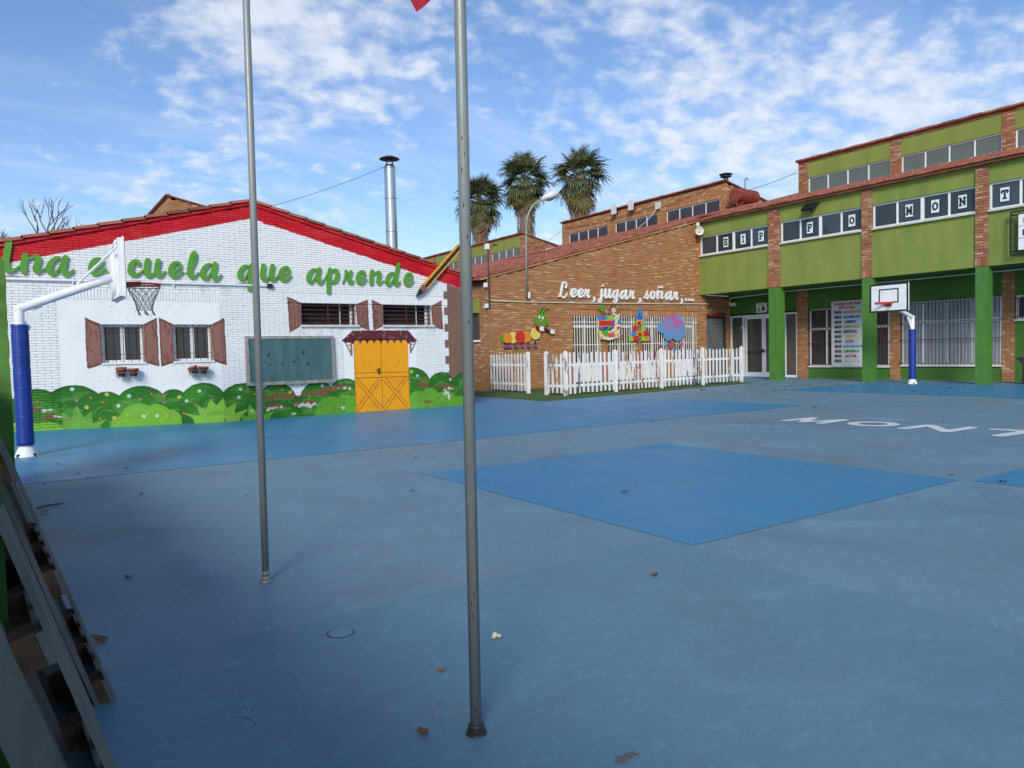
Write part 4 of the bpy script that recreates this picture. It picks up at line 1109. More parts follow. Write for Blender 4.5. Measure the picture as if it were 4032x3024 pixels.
# upper windows with letter sheets
LET = {}
SER = {'E': [[(-.3, -.45), (-.3, .45)], [(-.42, .45), (.34, .45)], [(-.3, 0), (.12, 0)], [(-.42, -.45), (.34, -.45)], [(.34, .45), (.34, .25)], [(.34, -.45), (.34, -.22)], [(.14, .1), (.14, -.1)]],
       'I': [[(0, -.45), (0, .45)], [(-.2, .45), (.2, .45)], [(-.2, -.45), (.2, -.45)]],
       'P': [[(-.25, -.45), (-.25, .45)], [(-.4, -.45), (-.05, -.45)], [(-.4, .45), (.1, .45), (.3, .35), (.33, .2), (.3, .05), (.1, -.05), (-.25, -.05)]],
       'F': [[(-.3, -.45), (-.3, .45)], [(-.42, .45), (.34, .45)], [(-.3, 0), (.12, 0)], [(-.42, -.45), (-.1, -.45)], [(.34, .45), (.34, .22)], [(.14, .1), (.14, -.1)]],
       'O': [[(0, .43), (-.3, .3), (-.4, 0), (-.3, -.3), (0, -.43), (.3, -.3), (.4, 0), (.3, .3), (0, .43)]],
       'M': [[(-.38, -.45), (-.34, .45), (0, -.25), (.34, .45), (.38, -.45)], [(-.5, -.45), (-.25, -.45)], [(.25, -.45), (.5, -.45)], [(-.46, .45), (-.34, .45)], [(.34, .45), (.46, .45)]],
       'N': [[(-.34, -.45), (-.34, .4), (.34, -.4), (.34, .45)], [(-.46, -.45), (-.2, -.45)], [(.2, .45), (.46, .45)], [(-.48, .45), (-.34, .45)]],
       'T': [[(0, -.45), (0, .45)], [(-.4, .42), (.4, .42)], [(-.42, .42), (-.42, .2)], [(.42, .42), (.42, .2)], [(-.2, -.45), (.2, -.45)]]}
SHEETS = {0: [None, 'E', 'I', 'P'], 1: [None, 'F', None, 'O'], 2: [None, 'M', 'O', 'N'], 3: ['T', None, None, None]}


def sheet_letter(ch, y, z, bay):
    t = thing('letter_sheet', 'white sheet with black letter %s in upper window, %s' % (ch, bay), 'letter sheet', (XF + .085, y, z), 'letter sheets in the upper windows')
    bx('paper', PAPER, t, XF + .080, y - .115, z - .19, XF + .085, y + .115, z + .19)
    st = [np.array([(-(p[0]) * .17, p[1] * .24, .026) for p in s]) for s in SER[ch]]
    mb = cut_mb(strokes_sdf(st), -.14, .14, -.17, .17, .011, 0, .002, lambda x_, y_, z_: (XF + .0775 + y_, y + x_, z + z_))
    mb.build('letter', INK, t)


names = ['bay next to the brick wing', 'second bay from the brick wing', 'bay behind the right basketball hoop', 'bay above the truss sign']
for bi, (a, b) in enumerate(BAY):
    f = MB(); z0, z1 = 4.956, 5.71; xo = XF + .10; t = .05
    f.box(xo, a, z0, xo + .07, b, z0 + t).box(xo, a, z1 - t, xo + .07, b, z1).box(xo + .001, b - t, z0 + t, xo + .069, b, z1 - t).box(xo + .001, a, z0 + t, xo + .069, a + t, z1 - t)
    ym = (a + b) / 2; f.box(xo + .001, ym - .05, z0 + t, xo + .069, ym + .05, z1 - t)
    for q in (.25, .75): y = a + (b - a) * q; f.box(xo + .012, y - .03, z0 + t, xo + .06, y + .03, z1 - t)
    wn = f.build('window', PVC, gb)
    n = b - a
    for q in range(4):
        yb = b - n * q / 4; ya = b - n * (q + 1) / 4
        bx('pane', GLASS if (bi + q) % 3 else GLASSB, wn, xo + .03, ya + .035, z0 + t, xo + .04, yb - .035, z1 - t)
        ch = SHEETS.get(bi, [None] * 4)[q]
        if ch: sheet_letter(ch, (ya + yb) / 2 - (.05 if bi == 0 else .0), (z0 + z1) / 2 + .0, names[bi])
bx('interior', DARK, gb, XF + .24, 2.7, 3.5, XF + .3, 20.0, 6.2)
# eave and roof
ZG = lambda x: 6.30 + .26 * (x - 22.8)
MB().prism([(22.85, 6.25), (27, ZG(27) - .06), (27, ZG(27)), (22.85, ZG(22.85))], 2.5, YL).build('roof', TILE, gb)
tiles(gb, 22.78, 26.9, 2.6, YL - .05, ZG, 'roof_tiles', .34, .19)
MB().prism([(27, ZG(27) - .06), (34, ZG(34) - .06), (34, ZG(34)), (27, ZG(27))], 18.26, 21.94).build('roof_saddle', TILE, gb)
y = 2.6; sp = MB()
while y < YL - .1: sp.box(22.9, y, 6.245, XF + .2, y + .22, 6.285); y += .235
sp.build('eave_brick', RED, gb, kind='stuff')
clerestory(gb, 27.0, 2.6, 18.26, [(14.46, 17.83), (10.79, 14.06), (7.1, 10.40), (3.4, 6.7)], LGREEN, BLIND, RED, zs=7.42, zh=8.05)
bx('upper_wall', MORT, gb, 27.3, 2.7, 3.4, 27.5, 18.2, 7.3)
# back wall of the arcade
bw = MB()
for a, b, c, d in ((2.7, 20.28, 2.62, 3.4), (13.45, 16.60, 0, .44), (9.98, 13.09, 0, .48), (2.7, 9.64, 0, 1.86), (2.7, 8.0, 1.86, 2.62)): bw.box(XB, a, c, XB + .2, b, d)
bw.build('arcade_wall', DGREEN, gb)
spec = []
for a, b in ((16.60, 17.07), (13.09, 13.45), (9.64, 9.98)):
    bx('pier_core', PMORT, gb, XB - .008, a, 0, XB + .2, b, 3.4)
    for c0, c1, d0, d1 in courses(a, b, 0, 3.39, .072, .235, gap=.012, vgap=.014): spec.append((c0, c1, d0, d1))
mb = MB()
for c0, c1, d0, d1 in spec: mb.box(XB - .025 + random.uniform(-.004, .004), c0, d0, XB, c1, d1)
mb.build('pier_brick_field', TAN, gb, kind='stuff')
MB().box(XB + .4, 2.7, 0, XB + .45, 20.3, 3.4).build('interior_wall', mat('interior_tan', (.16, .13, .09), .9), gb)
# glazed entrance
gd = MB(); t = .07
for y in (20.26, 19.64, 19.50, 18.70, 18.60, 17.78, 17.66, 17.14): gd.box(XB + .02, y - t, .05, XB + .1, y, 2.5)
gd.box(XB + .021, 17.07, 2.48, XB + .099, 20.26, 2.55).box(XB + .021, 17.07, .02, XB + .099, 20.26, .10)
for a, b in ((18.70, 19.43), (17.78, 18.53)): gd.box(XB + .022, a, .1, XB + .098, b, .2).box(XB + .022, a, 2.38, XB + .098, b, 2.48)
en = gd.build('entrance_door', PVC, gb)
GLASSC = glass_mat('door_glass', (.10, .10, .08), .04)
for a, b in ((19.64, 20.2), (18.70, 19.43), (17.78, 18.53), (17.14, 17.6)): bx('pane', GLASSC, en, XB + .05, a, .1, XB + .06, b, 2.48)
MB().tube([(XB - .03, 19.4, 1.03), (XB - .03, 18.72, 1.03)], .014, 6).box(XB - .06, 18.60, 1.0, XB + .02, 18.66, 1.14).tube([(XB - .05, 18.63, 1.1), (XB - .05, 18.45, 1.04)], .014, 6).build('push_bar', BLACKM, en)
MB().box(XB + .005, 19.66, .5, XB + .019, 19.7, .62).box(XB + .005, 19.66, 1.2, XB + .019, 19.7, 1.3).box(XB + .005, 19.66, 2.0, XB + .019, 19.7, 2.1).build('hinge', PVC, en)
MB().box(XB - .2, 17.1, 0, XB + .02, 20.26, .02).build('threshold', PATCH, gb)
def text_mesh(s, size, m, name, parent, origin, right, up, bold=.0, align='LEFT'):
    """flat lettering as a thin mesh placed on a surface"""
    cu = D.curves.new('lettering', 'FONT'); cu.body = s; cu.size = size * U; cu.offset = bold; cu.align_x = align; cu.resolution_u = 2
    tmp = D.objects.new('tmp', cu); COL.objects.link(tmp); dg = bpy.context.evaluated_depsgraph_get()
    me = D.meshes.new_from_object(tmp.evaluated_get(dg)); D.objects.remove(tmp); me.name = name
    r_, u_ = Vector(right), Vector(up); o_ = Vector(origin) * U; po = Vector(ORG[parent.name]) * U
    for v in me.vertices: v.co = o_ - po + r_ * v.co.x + u_ * v.co.y
    me.materials.clear(); me.materials.append(m); ob = D.objects.new(name, me); COL.objects.link(ob); ob.parent = parent; ORG[ob.name] = ORG[parent.name]
    return ob


text_mesh('AULA DE FUTURO', .21, INK, 'door_lettering', en, (XB + .044, 19.28, .28), (0, 0, 1), (0, 1, 0), .004)
# barred windows in the arcade
def barred(root, a, b, z0, z1, splits, trans, fill, bars, sill=True):
    f = MB(); x_ = XB + .03; t = .06
    f.box(x_, a, z0, x_ + .06, b, z0 + t).box(x_, a, z1 - t, x_ + .06, b, z1)
    ys_ = [a] + [a + (b - a) * s for s in splits] + [b - t]
    for y in ys_: f.box(x_ + .001, y, z0 + t, x_ + .059, y + t, z1 - t)
    if trans: f.box(x_ + .002, a + t, trans - .05, x_ + .058, b - t, trans + .05)
    wn = f.build('window', PVC, root)
    bx('pane', GLASS if fill is None else fill, wn, x_ + .03, a + .02, z0 + .02, x_ + .04, b - .02, z1 - .02)
    if fill is WCURT:
        c_ = MB(); n = int((b - a) / .09)
        for k in range(n):
            y = a + (b - a) * k / n
            if .16 < (k / n) < .22: continue
            c_.box(x_ + .022 + .006 * math.sin(k * 1.9), y, z0 + t, x_ + .0285, y + .085, z1 - t)
        c_.build('curtain', WCURT, wn)
    g = MB()
    for k in range(bars):
        y = a + (b - a) * (k + .5) / bars; g.tube([(XB - .05, y, z0 - .02), (XB - .05, y, z1 + (.02 if k % 5 else .09))], .011, 5)
    for z in ([z0 + .06, z0 + (z1 - z0) * .40, z0 + (z1 - z0) * .67, z1 - .05] if z1 - z0 > 1 else [z0 + .08, z1 - .1]): g.box(XB - .064, a - .06, z - .01, XB - .052, b + .06, z + .01)
    g.build('window_bars', REDBAR, root)
    if sill: bx('window_sill', PVC, root, XB - .06, a - .02, z0 - .045, XB + .03, b + .02, z0 - .002)


barred(gb, 13.47, 16.56, .46, 2.60, (.27, .5, .76), 1.86, None, 28)
barred(gb, 10.0, 13.07, .50, 2.61, (.27, .52, .76), 1.92, WCURT, 28)
barred(gb, 8.02, 9.62, 1.88, 2.61, (.5,), None, None, 12)
# electrical pipe under the soffit
MB().tube([(24.9, 19.95, 3.04), (24.6, 19.9, 3.04), (24.3, 19.6, 3.25), (24.2, 17, 3.30), (24.2, 4, 3.30)], .018, 6).build('conduit', PVC, gb)
bx('junction_box', PVC, gb, 24.85, 19.9, 2.96, 25.05, 20.1, 3.1)
# roller shutter in the return wall
rs = thing('roller_shutter', 'grey roller shutter closed beside the glazed entrance door', 'shutter', (24.05, 20.3, 0))
for k in range(26):
    z = .02 + k * .094
    MB().prism([(20.33, z), (20.31, z + .02), (20.30, z + .05), (20.315, z + .088), (20.34, z + .088), (20.34, z)], 23.46, 24.68, 'x').build('slat', SHUTM, rs)
MB().tube([(23.46, 20.2, 2.6), (24.7, 20.2, 2.6)], .075, 12).build('roller_tube', RUST, rs)
MB().box(23.43, 20.18, 0, 23.46, 20.36, 2.5).box(24.68, 20.18, 0, 24.72, 20.36, 2.5).build('guide_rail', DGREY, rs)
bm_ = MB()
for a, b, c, d in courses(24.72, 25.1, 0, 3.35, .06, .235, gap=.01, vgap=.012) + courses(23.43, 24.72, 2.62, 3.35, .06, .235, gap=.01, vgap=.012): bm_.box(a, 20.25 + random.uniform(-.003, .003), c, b, 20.3, d)
bm_.build('shutter_surround_brick', TAN, gb, kind='stuff')
MB().box(23.43, 20.36, 0, 25.7, 20.5, 3.4).build('return_wall', MORT, gb)
MB().box(XB, 20.262, 0, XB + .3, 20.359, 3.4).build('door_jamb', MORT, gb)
MB().box(XF - .004, 20.062, 3.38, XF + .2, 20.099, 6.25).build('corner_trim', TAN, gb)

# posters
po = thing('wall_poster', 'tall hand lettered white poster between green column and barred window', 'poster', (XB - .09, 15, .45))
bx('board', mat('poster_white', (.60, .60, .58), .8, var=.06), po, XB - .085, 14.32, .44, XB - .075, 15.59, 2.83)
PC = {'r': (.45, .01, .03), 'o': (.62, .17, .03), 'b': (.02, .13, .42), 'n': (.015, .02, .15), 'g': (.33, .42, .03), 'm': (.20, .01, .11), 'y': (.68, .50, .04), 'p': (.42, .13, .24), 'c': (.04, .25, .52), 'v': (.03, .20, .03), 'k': (.01, .01, .012), 'w': (.52, .44, .46)}
rows = [('ASOMBROSO', 'b'), ('AMIGO', 'n'), ('RESPETADO', 'g'), ('ESPECIAL', 'm'), ('ÚNICO', 'y'), ('LÍDER', 'p'), ('EXPLORADOR', 'c'), ('CIENTÍFICO', 'v'), ('AUTOR', 'r'), ('CREATIVO', 'w')]
def pt(s, key, y, z, size=.135): text_mesh(s, size, flat('ink_' + key, PC[key], .8), 'lettering', po, (XB - .0865, y, z), (0, -1, 0), (0, 0, 1), .010)
pt('CUANDO ENTRAS A', 'r', 15.50, 2.68, .125); pt('ESTE COLE', 'r', 15.30, 2.55, .125)
for k, (wd_, c_) in enumerate([('IMPORTANTE', 'o')] + rows):
    z = 2.38 - k * .178; pt('ERES', 'k', 15.47, z); pt(wd_, c_, 15.12 - (.06 if len(wd_) < 6 else 0), z, .13 if len(wd_) < 9 else .112)
sp_ = thing('small_poster', 'small white printed notice on dark green wall above entrance', 'poster', (XB - .01, 18.7, 2.8))
bx('sheet', PAPER, sp_, XB - .012, 18.43, 2.61, XB - .004, 18.94, 3.0)
MB().box(XB - .0135, 18.52, 2.68, XB - .0122, 18.68, 2.86).build('red_print', flat('print_red', (.45, .03, .03)), sp_)
MB().box(XB - .0135, 18.76, 2.66, XB - .0122, 18.88, 2.82).box(XB - .0135, 18.55, 2.90, XB - .0122, 18.86, 2.93).build('grey_print', flat('print_grey', (.3, .27, .2)), sp_)

# ------------------------------------------------------------------ Leer, jugar, soñar
GWL = 'white cut out words on the brick wall'
vx, vz = .00105, .00103
yf = YL - .085
word('cutout_word', LETW, [('L', 15.74, 1.05), ('e', 16.26, .98), ('e', 16.58, .98), ('r', 16.88, .92), (',', 17.30, 1)], 3.125, vx, vz, yf, .05, 'white cut out word leer on tan brick wall', .96, 0, .016, GWL)
word('cutout_word', LETW, [('j', 17.63, .9), ('u', 17.84, .92), ('g', 18.22, .9), ('a', 18.62, .9), ('r', 19.05, 1), (',', 19.58, 1)], 3.13, vx, vz, yf, .05, 'white cut out word jugar on tan brick wall above book stack sign', .96, 0, .016, GWL)
word('cutout_word', LETW, [('s', 19.83, .95), ('o', 20.14, .95), ('n', 20.52, .95), ('~', 20.64, 1.05), ('a', 20.98, .93), ('r', 21.41, .95), (',', 21.86, 1)], 3.15, vx, vz, yf, .05, 'white cut out word soñar at right end of brick wall', .96, 0, .016, GWL)


for x_, lb_ in ((22.17, 'leftmost of three white square dots after word soñar'), (22.37, 'middle of three white square dots after word soñar'), (22.55, 'rightmost of three white square dots after word soñar')):
    MB().prism([(x_ - .055, 3.13), (x_ + .045, 3.125), (x_ + .055, 3.215), (x_ - .04, 3.225)], yf, yf + .05).build('cutout_dot', LETW, None, lb_, 'lettering', 'white dots on the brick wall', at=(x_, yf + .05, 3.13))


# ------------------------------------------------------------------ cut-out figures on the brick wall
def cut(root, name, fn, bb, m, layer=0, th=.012, res=.012, y=YL - .03):
    yy = y - layer * .0125
    return cut_mb(fn, bb[0] - .03, bb[1] + .03, bb[2] - .03, bb[3] + .03, res, yy - th, th).build(name, m, root)


def eb(cx, cz, rx, rz): return ell(cx, cz, rx, rz), (cx - rx, cx + rx, cz - rz, cz + rz)
cg, cy_, co, crd = flat('cut_green', (.085, .29, .012)), flat('cut_yellow', (.70, .58, .12)), flat('cut_orange', (.70, .24, .02)), flat('cut_red', (.56, .025, .012))
cw, cbk, cpu, cpk = flat('cut_white', (.78, .77, .74)), flat('cut_black', (.012, .012, .012)), flat('cut_purple', (.27, .065, .19)), flat('cut_pink', (.45, .16, .30))
cbl, cnv, ccr, cdb = flat('cut_blue', (.045, .23, .55)), flat('cut_navy', (.03, .05, .25)), flat('cut_cream', (.72, .66, .42)), flat('cut_brown', (.15, .055, .025))
clm, cte, csk, cmg = flat('cut_lime', (.30, .52, .03)), flat('cut_teal', (.06, .26, .30)), flat('cut_skin', (.66, .46, .28)), flat('cut_magenta', (.33, .05, .15))
ct = thing('caterpillar_sign', 'cut out caterpillar of coloured discs with green head on brick wall', 'wall figure', (14.4, YL - .02, 1.45))
for i, (x, z, r_, m_) in enumerate(((13.40, 1.70, .125, cg), (13.58, 1.72, .17, co), (13.80, 1.74, .19, cy_), (14.08, 1.75, .205, crd), (14.35, 1.76, .19, co), (14.72, 1.87, .205, cy_))): cut(ct, 'body_disc', *eb(x, z, r_ * 1.0, r_), m_, 1 + i % 2)
cut(ct, 'chest_disc', *eb(14.92, 2.06, .21, .16), crd, 3)
hd = union(ell(14.97, 2.27, .27, .17), ell(14.97, 2.42, .19, .19)); hp = cut(ct, 'head', hd, (14.7, 15.25, 2.08, 2.62), cg, 4)
for a in ([(14.90, 2.58, .025), (14.92, 2.70, .025), (14.99, 2.78, .025)], [(15.05, 2.58, .025), (15.09, 2.70, .025), (15.20, 2.76, .025)]): cut(ct, 'antenna', strokes_sdf([spline(a, 5)]), (14.85, 15.24, 2.5, 2.82), cg, 4)
for x, z in ((15.02, 2.81), (15.24, 2.76)): cut(ct, 'antenna_tip', *eb(x, z, .035, .035), cpk, 5)
for x, z in ((14.88, 2.43), (15.02, 2.40)): cut(ct, 'eye', *eb(x, z, .035, .055), cw, 5, .006)
cut(ct, 'nose', *eb(14.94, 2.30, .045, .035), cpk, 5, .006); cut(ct, 'mouth', *eb(14.90, 2.17, .06, .035), crd, 5, .006)
for i, x in enumerate((13.46, 13.62, 13.86, 14.14, 14.38, 14.68)):
    z0 = 1.47; cut(ct, 'leg', polysdf([(x - .035, z0), (x + .035, z0), (x + .035, 1.56 + .05 * (i == 5)), (x - .035, 1.56 + .05 * (i == 5))]), (x - .04, x + .04, z0, 1.62), cbk, 4)
    cut(ct, 'shoe', polysdf([(x - .09, 1.41), (x + .10, 1.41), (x + .085, 1.46), (x + .02, 1.50), (x - .07, 1.50)]), (x - .1, x + .12, 1.40, 1.51), cpu, 5)
cut(ct, 'arm', strokes_sdf([np.array([(14.76, 2.08, .04), (14.86, 2.0, .04)])]), (14.7, 14.95, 1.94, 2.14), cbk, 5); cut(ct, 'arm', strokes_sdf([np.array([(15.12, 2.02, .045), (15.28, 1.93, .045)])]), (15.05, 15.35, 1.86, 2.1), cbk, 4)
for x, z in ((14.94, 2.02), (15.40, 1.92)): cut(ct, 'hand', union(ell(x, z, .085, .065), ell(x + .07, z + .05, .04, .03), ell(x + .08, z - .03, .035, .04), ell(x - .02, z + .07, .03, .04)), (x - .1, x + .13, z - .08, z + .12), cw, 6)

bk = thing('book_stack_sign', 'cut out stack of colourful story books with tree and child on grille', 'wall figure', (18.05, YL - .06, 1.6))
def pg(root, name, pts, m, layer, y=YL - .07):
    xs_ = [p[0] for p in pts]; zs_ = [p[1] for p in pts]
    return cut(root, name, polysdf(pts), (min(xs_), max(xs_), min(zs_), max(zs_)), m, layer, y=y)


pg(bk, 'backing_board', [(17.53, 2.5), (17.75, 2.56), (18.55, 2.5), (18.62, 2.3), (18.58, 1.95), (18.6, 1.72), (18.2, 1.62), (18.0, 1.60), (17.6, 1.66), (17.53, 1.95)], ccr, 0)
pg(bk, 'book_cover', [(17.51, 2.51), (17.9, 2.56), (18.35, 2.50), (18.36, 2.40), (17.9, 2.36), (17.52, 2.34)], cte, 1)
pg(bk, 'book_cover', [(17.51, 2.5), (17.75, 2.5), (17.8, 2.38), (17.52, 2.345)], cbl, 2)
pg(bk, 'book_cover', [(17.95, 2.5), (18.34, 2.52), (18.35, 2.38), (17.97, 2.38)], clm, 2)
pg(bk, 'book_cover', [(17.56, 2.33), (18.33, 2.34), (18.30, 2.13), (17.56, 2.14)], crd, 1)
pg(bk, 'book_cover', [(18.05, 2.33), (18.33, 2.34), (18.30, 2.13), (18.1, 2.13)], cmg, 2)
pg(bk, 'book_cover', [(17.56, 2.12), (18.28, 2.1), (18.27, 1.97), (17.55, 1.96)], cnv, 1)
pg(bk, 'book_cover', [(17.53, 1.96), (17.8, 1.95), (18.0, 1.82), (17.85, 1.76), (17.55, 1.85)], cy_, 1)
pg(bk, 'book_cover', [(17.92, 1.88), (18.32, 1.87), (18.31, 1.74), (18.0, 1.72)], flat('cut_coral', (.60, .10, .05)), 2)
for a in (2.47, 2.28, 2.05, 1.88): pg(bk, 'page_edge', [(18.28, a - .12), (18.55, a + .04), (18.56, a + .12), (18.34, a + .02)], ccr, 3)
pg(bk, 'open_page', [(17.68, 1.75), (17.85, 1.73), (18.1, 1.70), (18.38, 1.73), (18.2, 1.64), (18.0, 1.61), (17.72, 1.65)], flat('cut_pale', (.76, .70, .5)), 3)
cut(bk, 'tree_crown', ell(17.73, 2.76, .17, .115), (17.56, 17.9, 2.64, 2.88), cg, 2, y=YL - .07)
pg(bk, 'tree_trunk', [(17.74, 2.66), (17.82, 2.66), (17.86, 2.52), (17.72, 2.52)], cpu, 1)
cut(bk, 'child_hair', union(ell(18.24, 2.80, .13, .10), ell(18.16, 2.74, .05, .08)), (18.1, 18.4, 2.66, 2.92), cdb, 2, y=YL - .07)
cut(bk, 'child_face', ell(18.25, 2.70, .115, .105), (18.13, 18.37, 2.58, 2.82), csk, 3, y=YL - .07)
pg(bk, 'child_shirt', [(18.2, 2.60), (18.36, 2.58), (18.42, 2.52), (18.28, 2.47), (18.18, 2.52)], ccr, 2)
for x, z in ((17.88, 2.66), (18.47, 1.74), (17.63, 1.70)): cut(bk, 'orange_figure', ell(x, z, .045, .075), (x - .05, x + .05, z - .08, z + .08), flat('cut_carrot', (.66, .30, .10)), 4, y=YL - .07)
cut(bk, 'dinosaur', union(ell(17.83, 1.89, .13, .07), strokes_sdf([spline([(17.88, 1.92, .035), (17.98, 2.02, .025), (18.03, 2.09, .03), (18.1, 2.08, .022)], 5)]), strokes_sdf([spline([(17.75, 1.9, .04), (17.66, 1.95, .02), (17.64, 2.0, .01)], 5)]), ell(17.80, 1.80, .03, .06), ell(17.90, 1.80, .03, .06)), (17.6, 18.15, 1.72, 2.14), flat('cut_dino', (.09, .38, .03)), 4, y=YL - .07)
cut(bk, 'blue_cup', ell(18.52, 2.30, .085, .085), (18.42, 18.62, 2.2, 2.4), cbl, 4, y=YL - .07); cut(bk, 'football', ell(18.19, 1.97, .055, .055), (18.1, 18.26, 1.9, 2.04), cw, 4, y=YL - .07)
for x, z, m_ in ((17.66, 2.57, crd), (18.0, 2.57, crd), (17.75, 2.48, flat('cut_coral', (.6, .1, .05))), (18.12, 2.6, cbl), (18.48, 2.66, cpu), (18.6, 1.76, cpu), (18.44, 2.07, crd), (17.64, 2.06, cpk)): cut(bk, 'small_figure', ell(x, z, .055, .05), (x - .06, x + .06, z - .06, z + .06), m_, 5, y=YL - .07)

cs = thing('castle_sign', 'cut out castle of coloured toy blocks with blue pointed roof on grille', 'wall figure', (19.6, YL - .06, 1.55))
def blk_(x0, z0, x1, z1, m, name='block', l=1): pg(cs, name, [(x0, z0), (x1, z0), (x1, z1), (x0, z1)], m, l)
blk_(19.04, 1.56, 19.23, 1.74, clm); blk_(19.245, 1.56, 19.50, 1.74, crd); blk_(19.46, 1.56, 19.53, 1.74, cpu, 'block_side', 2)
blk_(19.66, 1.56, 19.88, 1.74, clm); blk_(19.90, 1.56, 20.10, 1.74, co); blk_(20.10, 1.56, 20.16, 1.74, cbl, 'block_side', 2)
blk_(19.16, 1.755, 19.37, 1.935, cbl); blk_(19.80, 1.755, 20.0, 1.935, crd); blk_(20.0, 1.755, 20.06, 1.935, cpu, 'block_side', 2)
blk_(19.25, 1.95, 19.46, 2.13, crd); blk_(19.44, 1.95, 19.51, 2.13, cpu, 'block_side', 2); blk_(19.66, 1.95, 19.86, 2.13, clm); blk_(19.86, 1.95, 19.91, 2.13, cbl, 'block_side', 2)
def arch(x0, x1, z0, z1, z2): 
    xm = (x0 + x1) / 2
    return [(x0, z0), (x0, z2), (x1, z2), (x1, z0), (xm + .08, z0), (xm + .075, z1), (xm + .04, z1 + .05), (xm - .04, z1 + .05), (xm - .075, z1), (xm - .08, z0)]
pg(cs, 'arch_block', arch(19.38, 19.79, 1.755, 1.82, 1.935), co, 1); pg(cs, 'arch_trim', [(19.36, 1.93), (19.8, 1.93), (19.8, 1.95), (19.36, 1.95)], cy_, 2)
pg(cs, 'arch_block', arch(19.40, 19.72, 2.14, 2.24, 2.34), co, 1); pg(cs, 'arch_trim', [(19.385, 2.335), (19.74, 2.335), (19.74, 2.36), (19.385, 2.36)], cy_, 2)
pg(cs, 'tower_side', [(19.725, 2.14), (19.775, 2.14), (19.775, 2.40), (19.725, 2.40)], cbl, 1)
pg(cs, 'roof', [(19.37, 2.37), (19.76, 2.37), (19.63, 2.87), (19.58, 2.87)], cbl, 2); pg(cs, 'roof_face', [(19.42, 2.39), (19.70, 2.39), (19.57, 2.66)], flat('cut_deep_blue', (.03, .12, .40)), 3)

def cloud_mat():
    m = D.materials.new('marbled_pink_blue'); m.use_nodes = True; t = NT(m.node_tree); p = m.node_tree.nodes['Principled BSDF']
    geo = t.n('ShaderNodeNewGeometry'); n = t.noise(geo.outputs['Position'], 1.5, 5, .6, 1.2)
    c = t.mix(t.ramp(n, .40, .60), (.40, .12, .30), (.10, .27, .50)); n2 = t.noise(geo.outputs['Position'], 4, 5, .6, 2.0)
    t.l(t.mix(t.ramp(n2, .5, .7, 0, .5), c, (.27, .22, .46)), p.inputs['Base Color']); p.inputs['Roughness'].default_value = .6; return m
cl = thing('cloud_sign', 'cut out fluffy cloud in pink and blue paint on window grille', 'wall figure', (21.3, YL - .06, 1.5))
cfn = union(ell(21.10, 2.33, .26, .24), ell(21.62, 2.36, .27, .25), ell(20.80, 2.06, .28, .22), ell(21.90, 2.14, .17, .20), ell(21.12, 1.80, .27, .25), ell(21.62, 1.78, .30, .25), ell(21.9, 1.90, .20, .20), ell(21.35, 2.06, .5, .3))
cut(cl, 'cloud_board', cfn, (20.5, 22.15, 1.5, 2.64), cloud_mat(), 1, y=YL - .07)
MARB = cl.children[0].active_material
def heart(x, z, s_): return [(x, z - s_), (x + s_ * .95, z + s_ * .15), (x + s_ * .85, z + s_ * .7), (x + s_ * .45, z + s_ * .85), (x, z + s_ * .4), (x - s_ * .45, z + s_ * .85), (x - s_ * .85, z + s_ * .7), (x - s_ * .95, z + s_ * .15)]
hl = [(20.68, 1.30, .115, cmg, 'magenta cut out heart hanging lowest left under pink blue cloud'), (21.0, 1.43, .11, flat('cut_pale_blue', (.17, .36, .58)), 'pale blue cut out heart just below left of cloud'), (21.28, 1.36, .12, flat('cut_rose', (.40, .09, .22)), 'rose cut out heart on grille under middle of cloud'), (21.85, 1.38, .13, flat('cut_rose', (.40, .09, .22)), 'rose cut out heart on grille under right end of cloud'), (21.55, 1.17, .105, cbl, 'bright blue cut out heart below the cloud'), (21.0, 1.05, .115, cpk, 'pale pink heart left, just above white fence top'), (21.40, .97, .09, flat('cut_pale_pink', (.52, .30, .38)), 'small pale pink heart in front of brick pier above fence'), (21.8, 1.02, .10, flat('cut_pale_pink', (.52, .30, .38)), 'pale pink heart right, just above white fence top')]
for x, z, s_, m_, lb_ in hl:
    pts = spline(heart(x, z, s_) + [heart(x, z, s_)[0]], 4)[:, :2]
    cut_mb(polysdf(pts.tolist()), x - s_ * 1.2, x + s_ * 1.2, z - s_ * 1.2, z + s_ * 1.2, .012, YL - .055, .012).build('heart_cutout', m_, None, lb_, 'heart', 'hearts under the cloud', at=(x, YL - .05, z))

# ------------------------------------------------------------------ picket fences
PW = worn_paint('flaking_white_paint', (.80, .80, .78), (.30, .27, .23), .60)
PR = worn_paint('white_over_red_paint', (.78, .77, .76), (.30, .055, .05), .545, 7, (1, 1, .2))
PBL = worn_paint('white_over_blue_paint', (.78, .78, .80), (.07, .10, .20), .56, 7, (1, 1, .2))
PG = worn_paint('white_over_grey_wood', (.76, .75, .72), (.27, .24, .20), .53, 8, (1, 1, .2))
PC_ = WPAINT


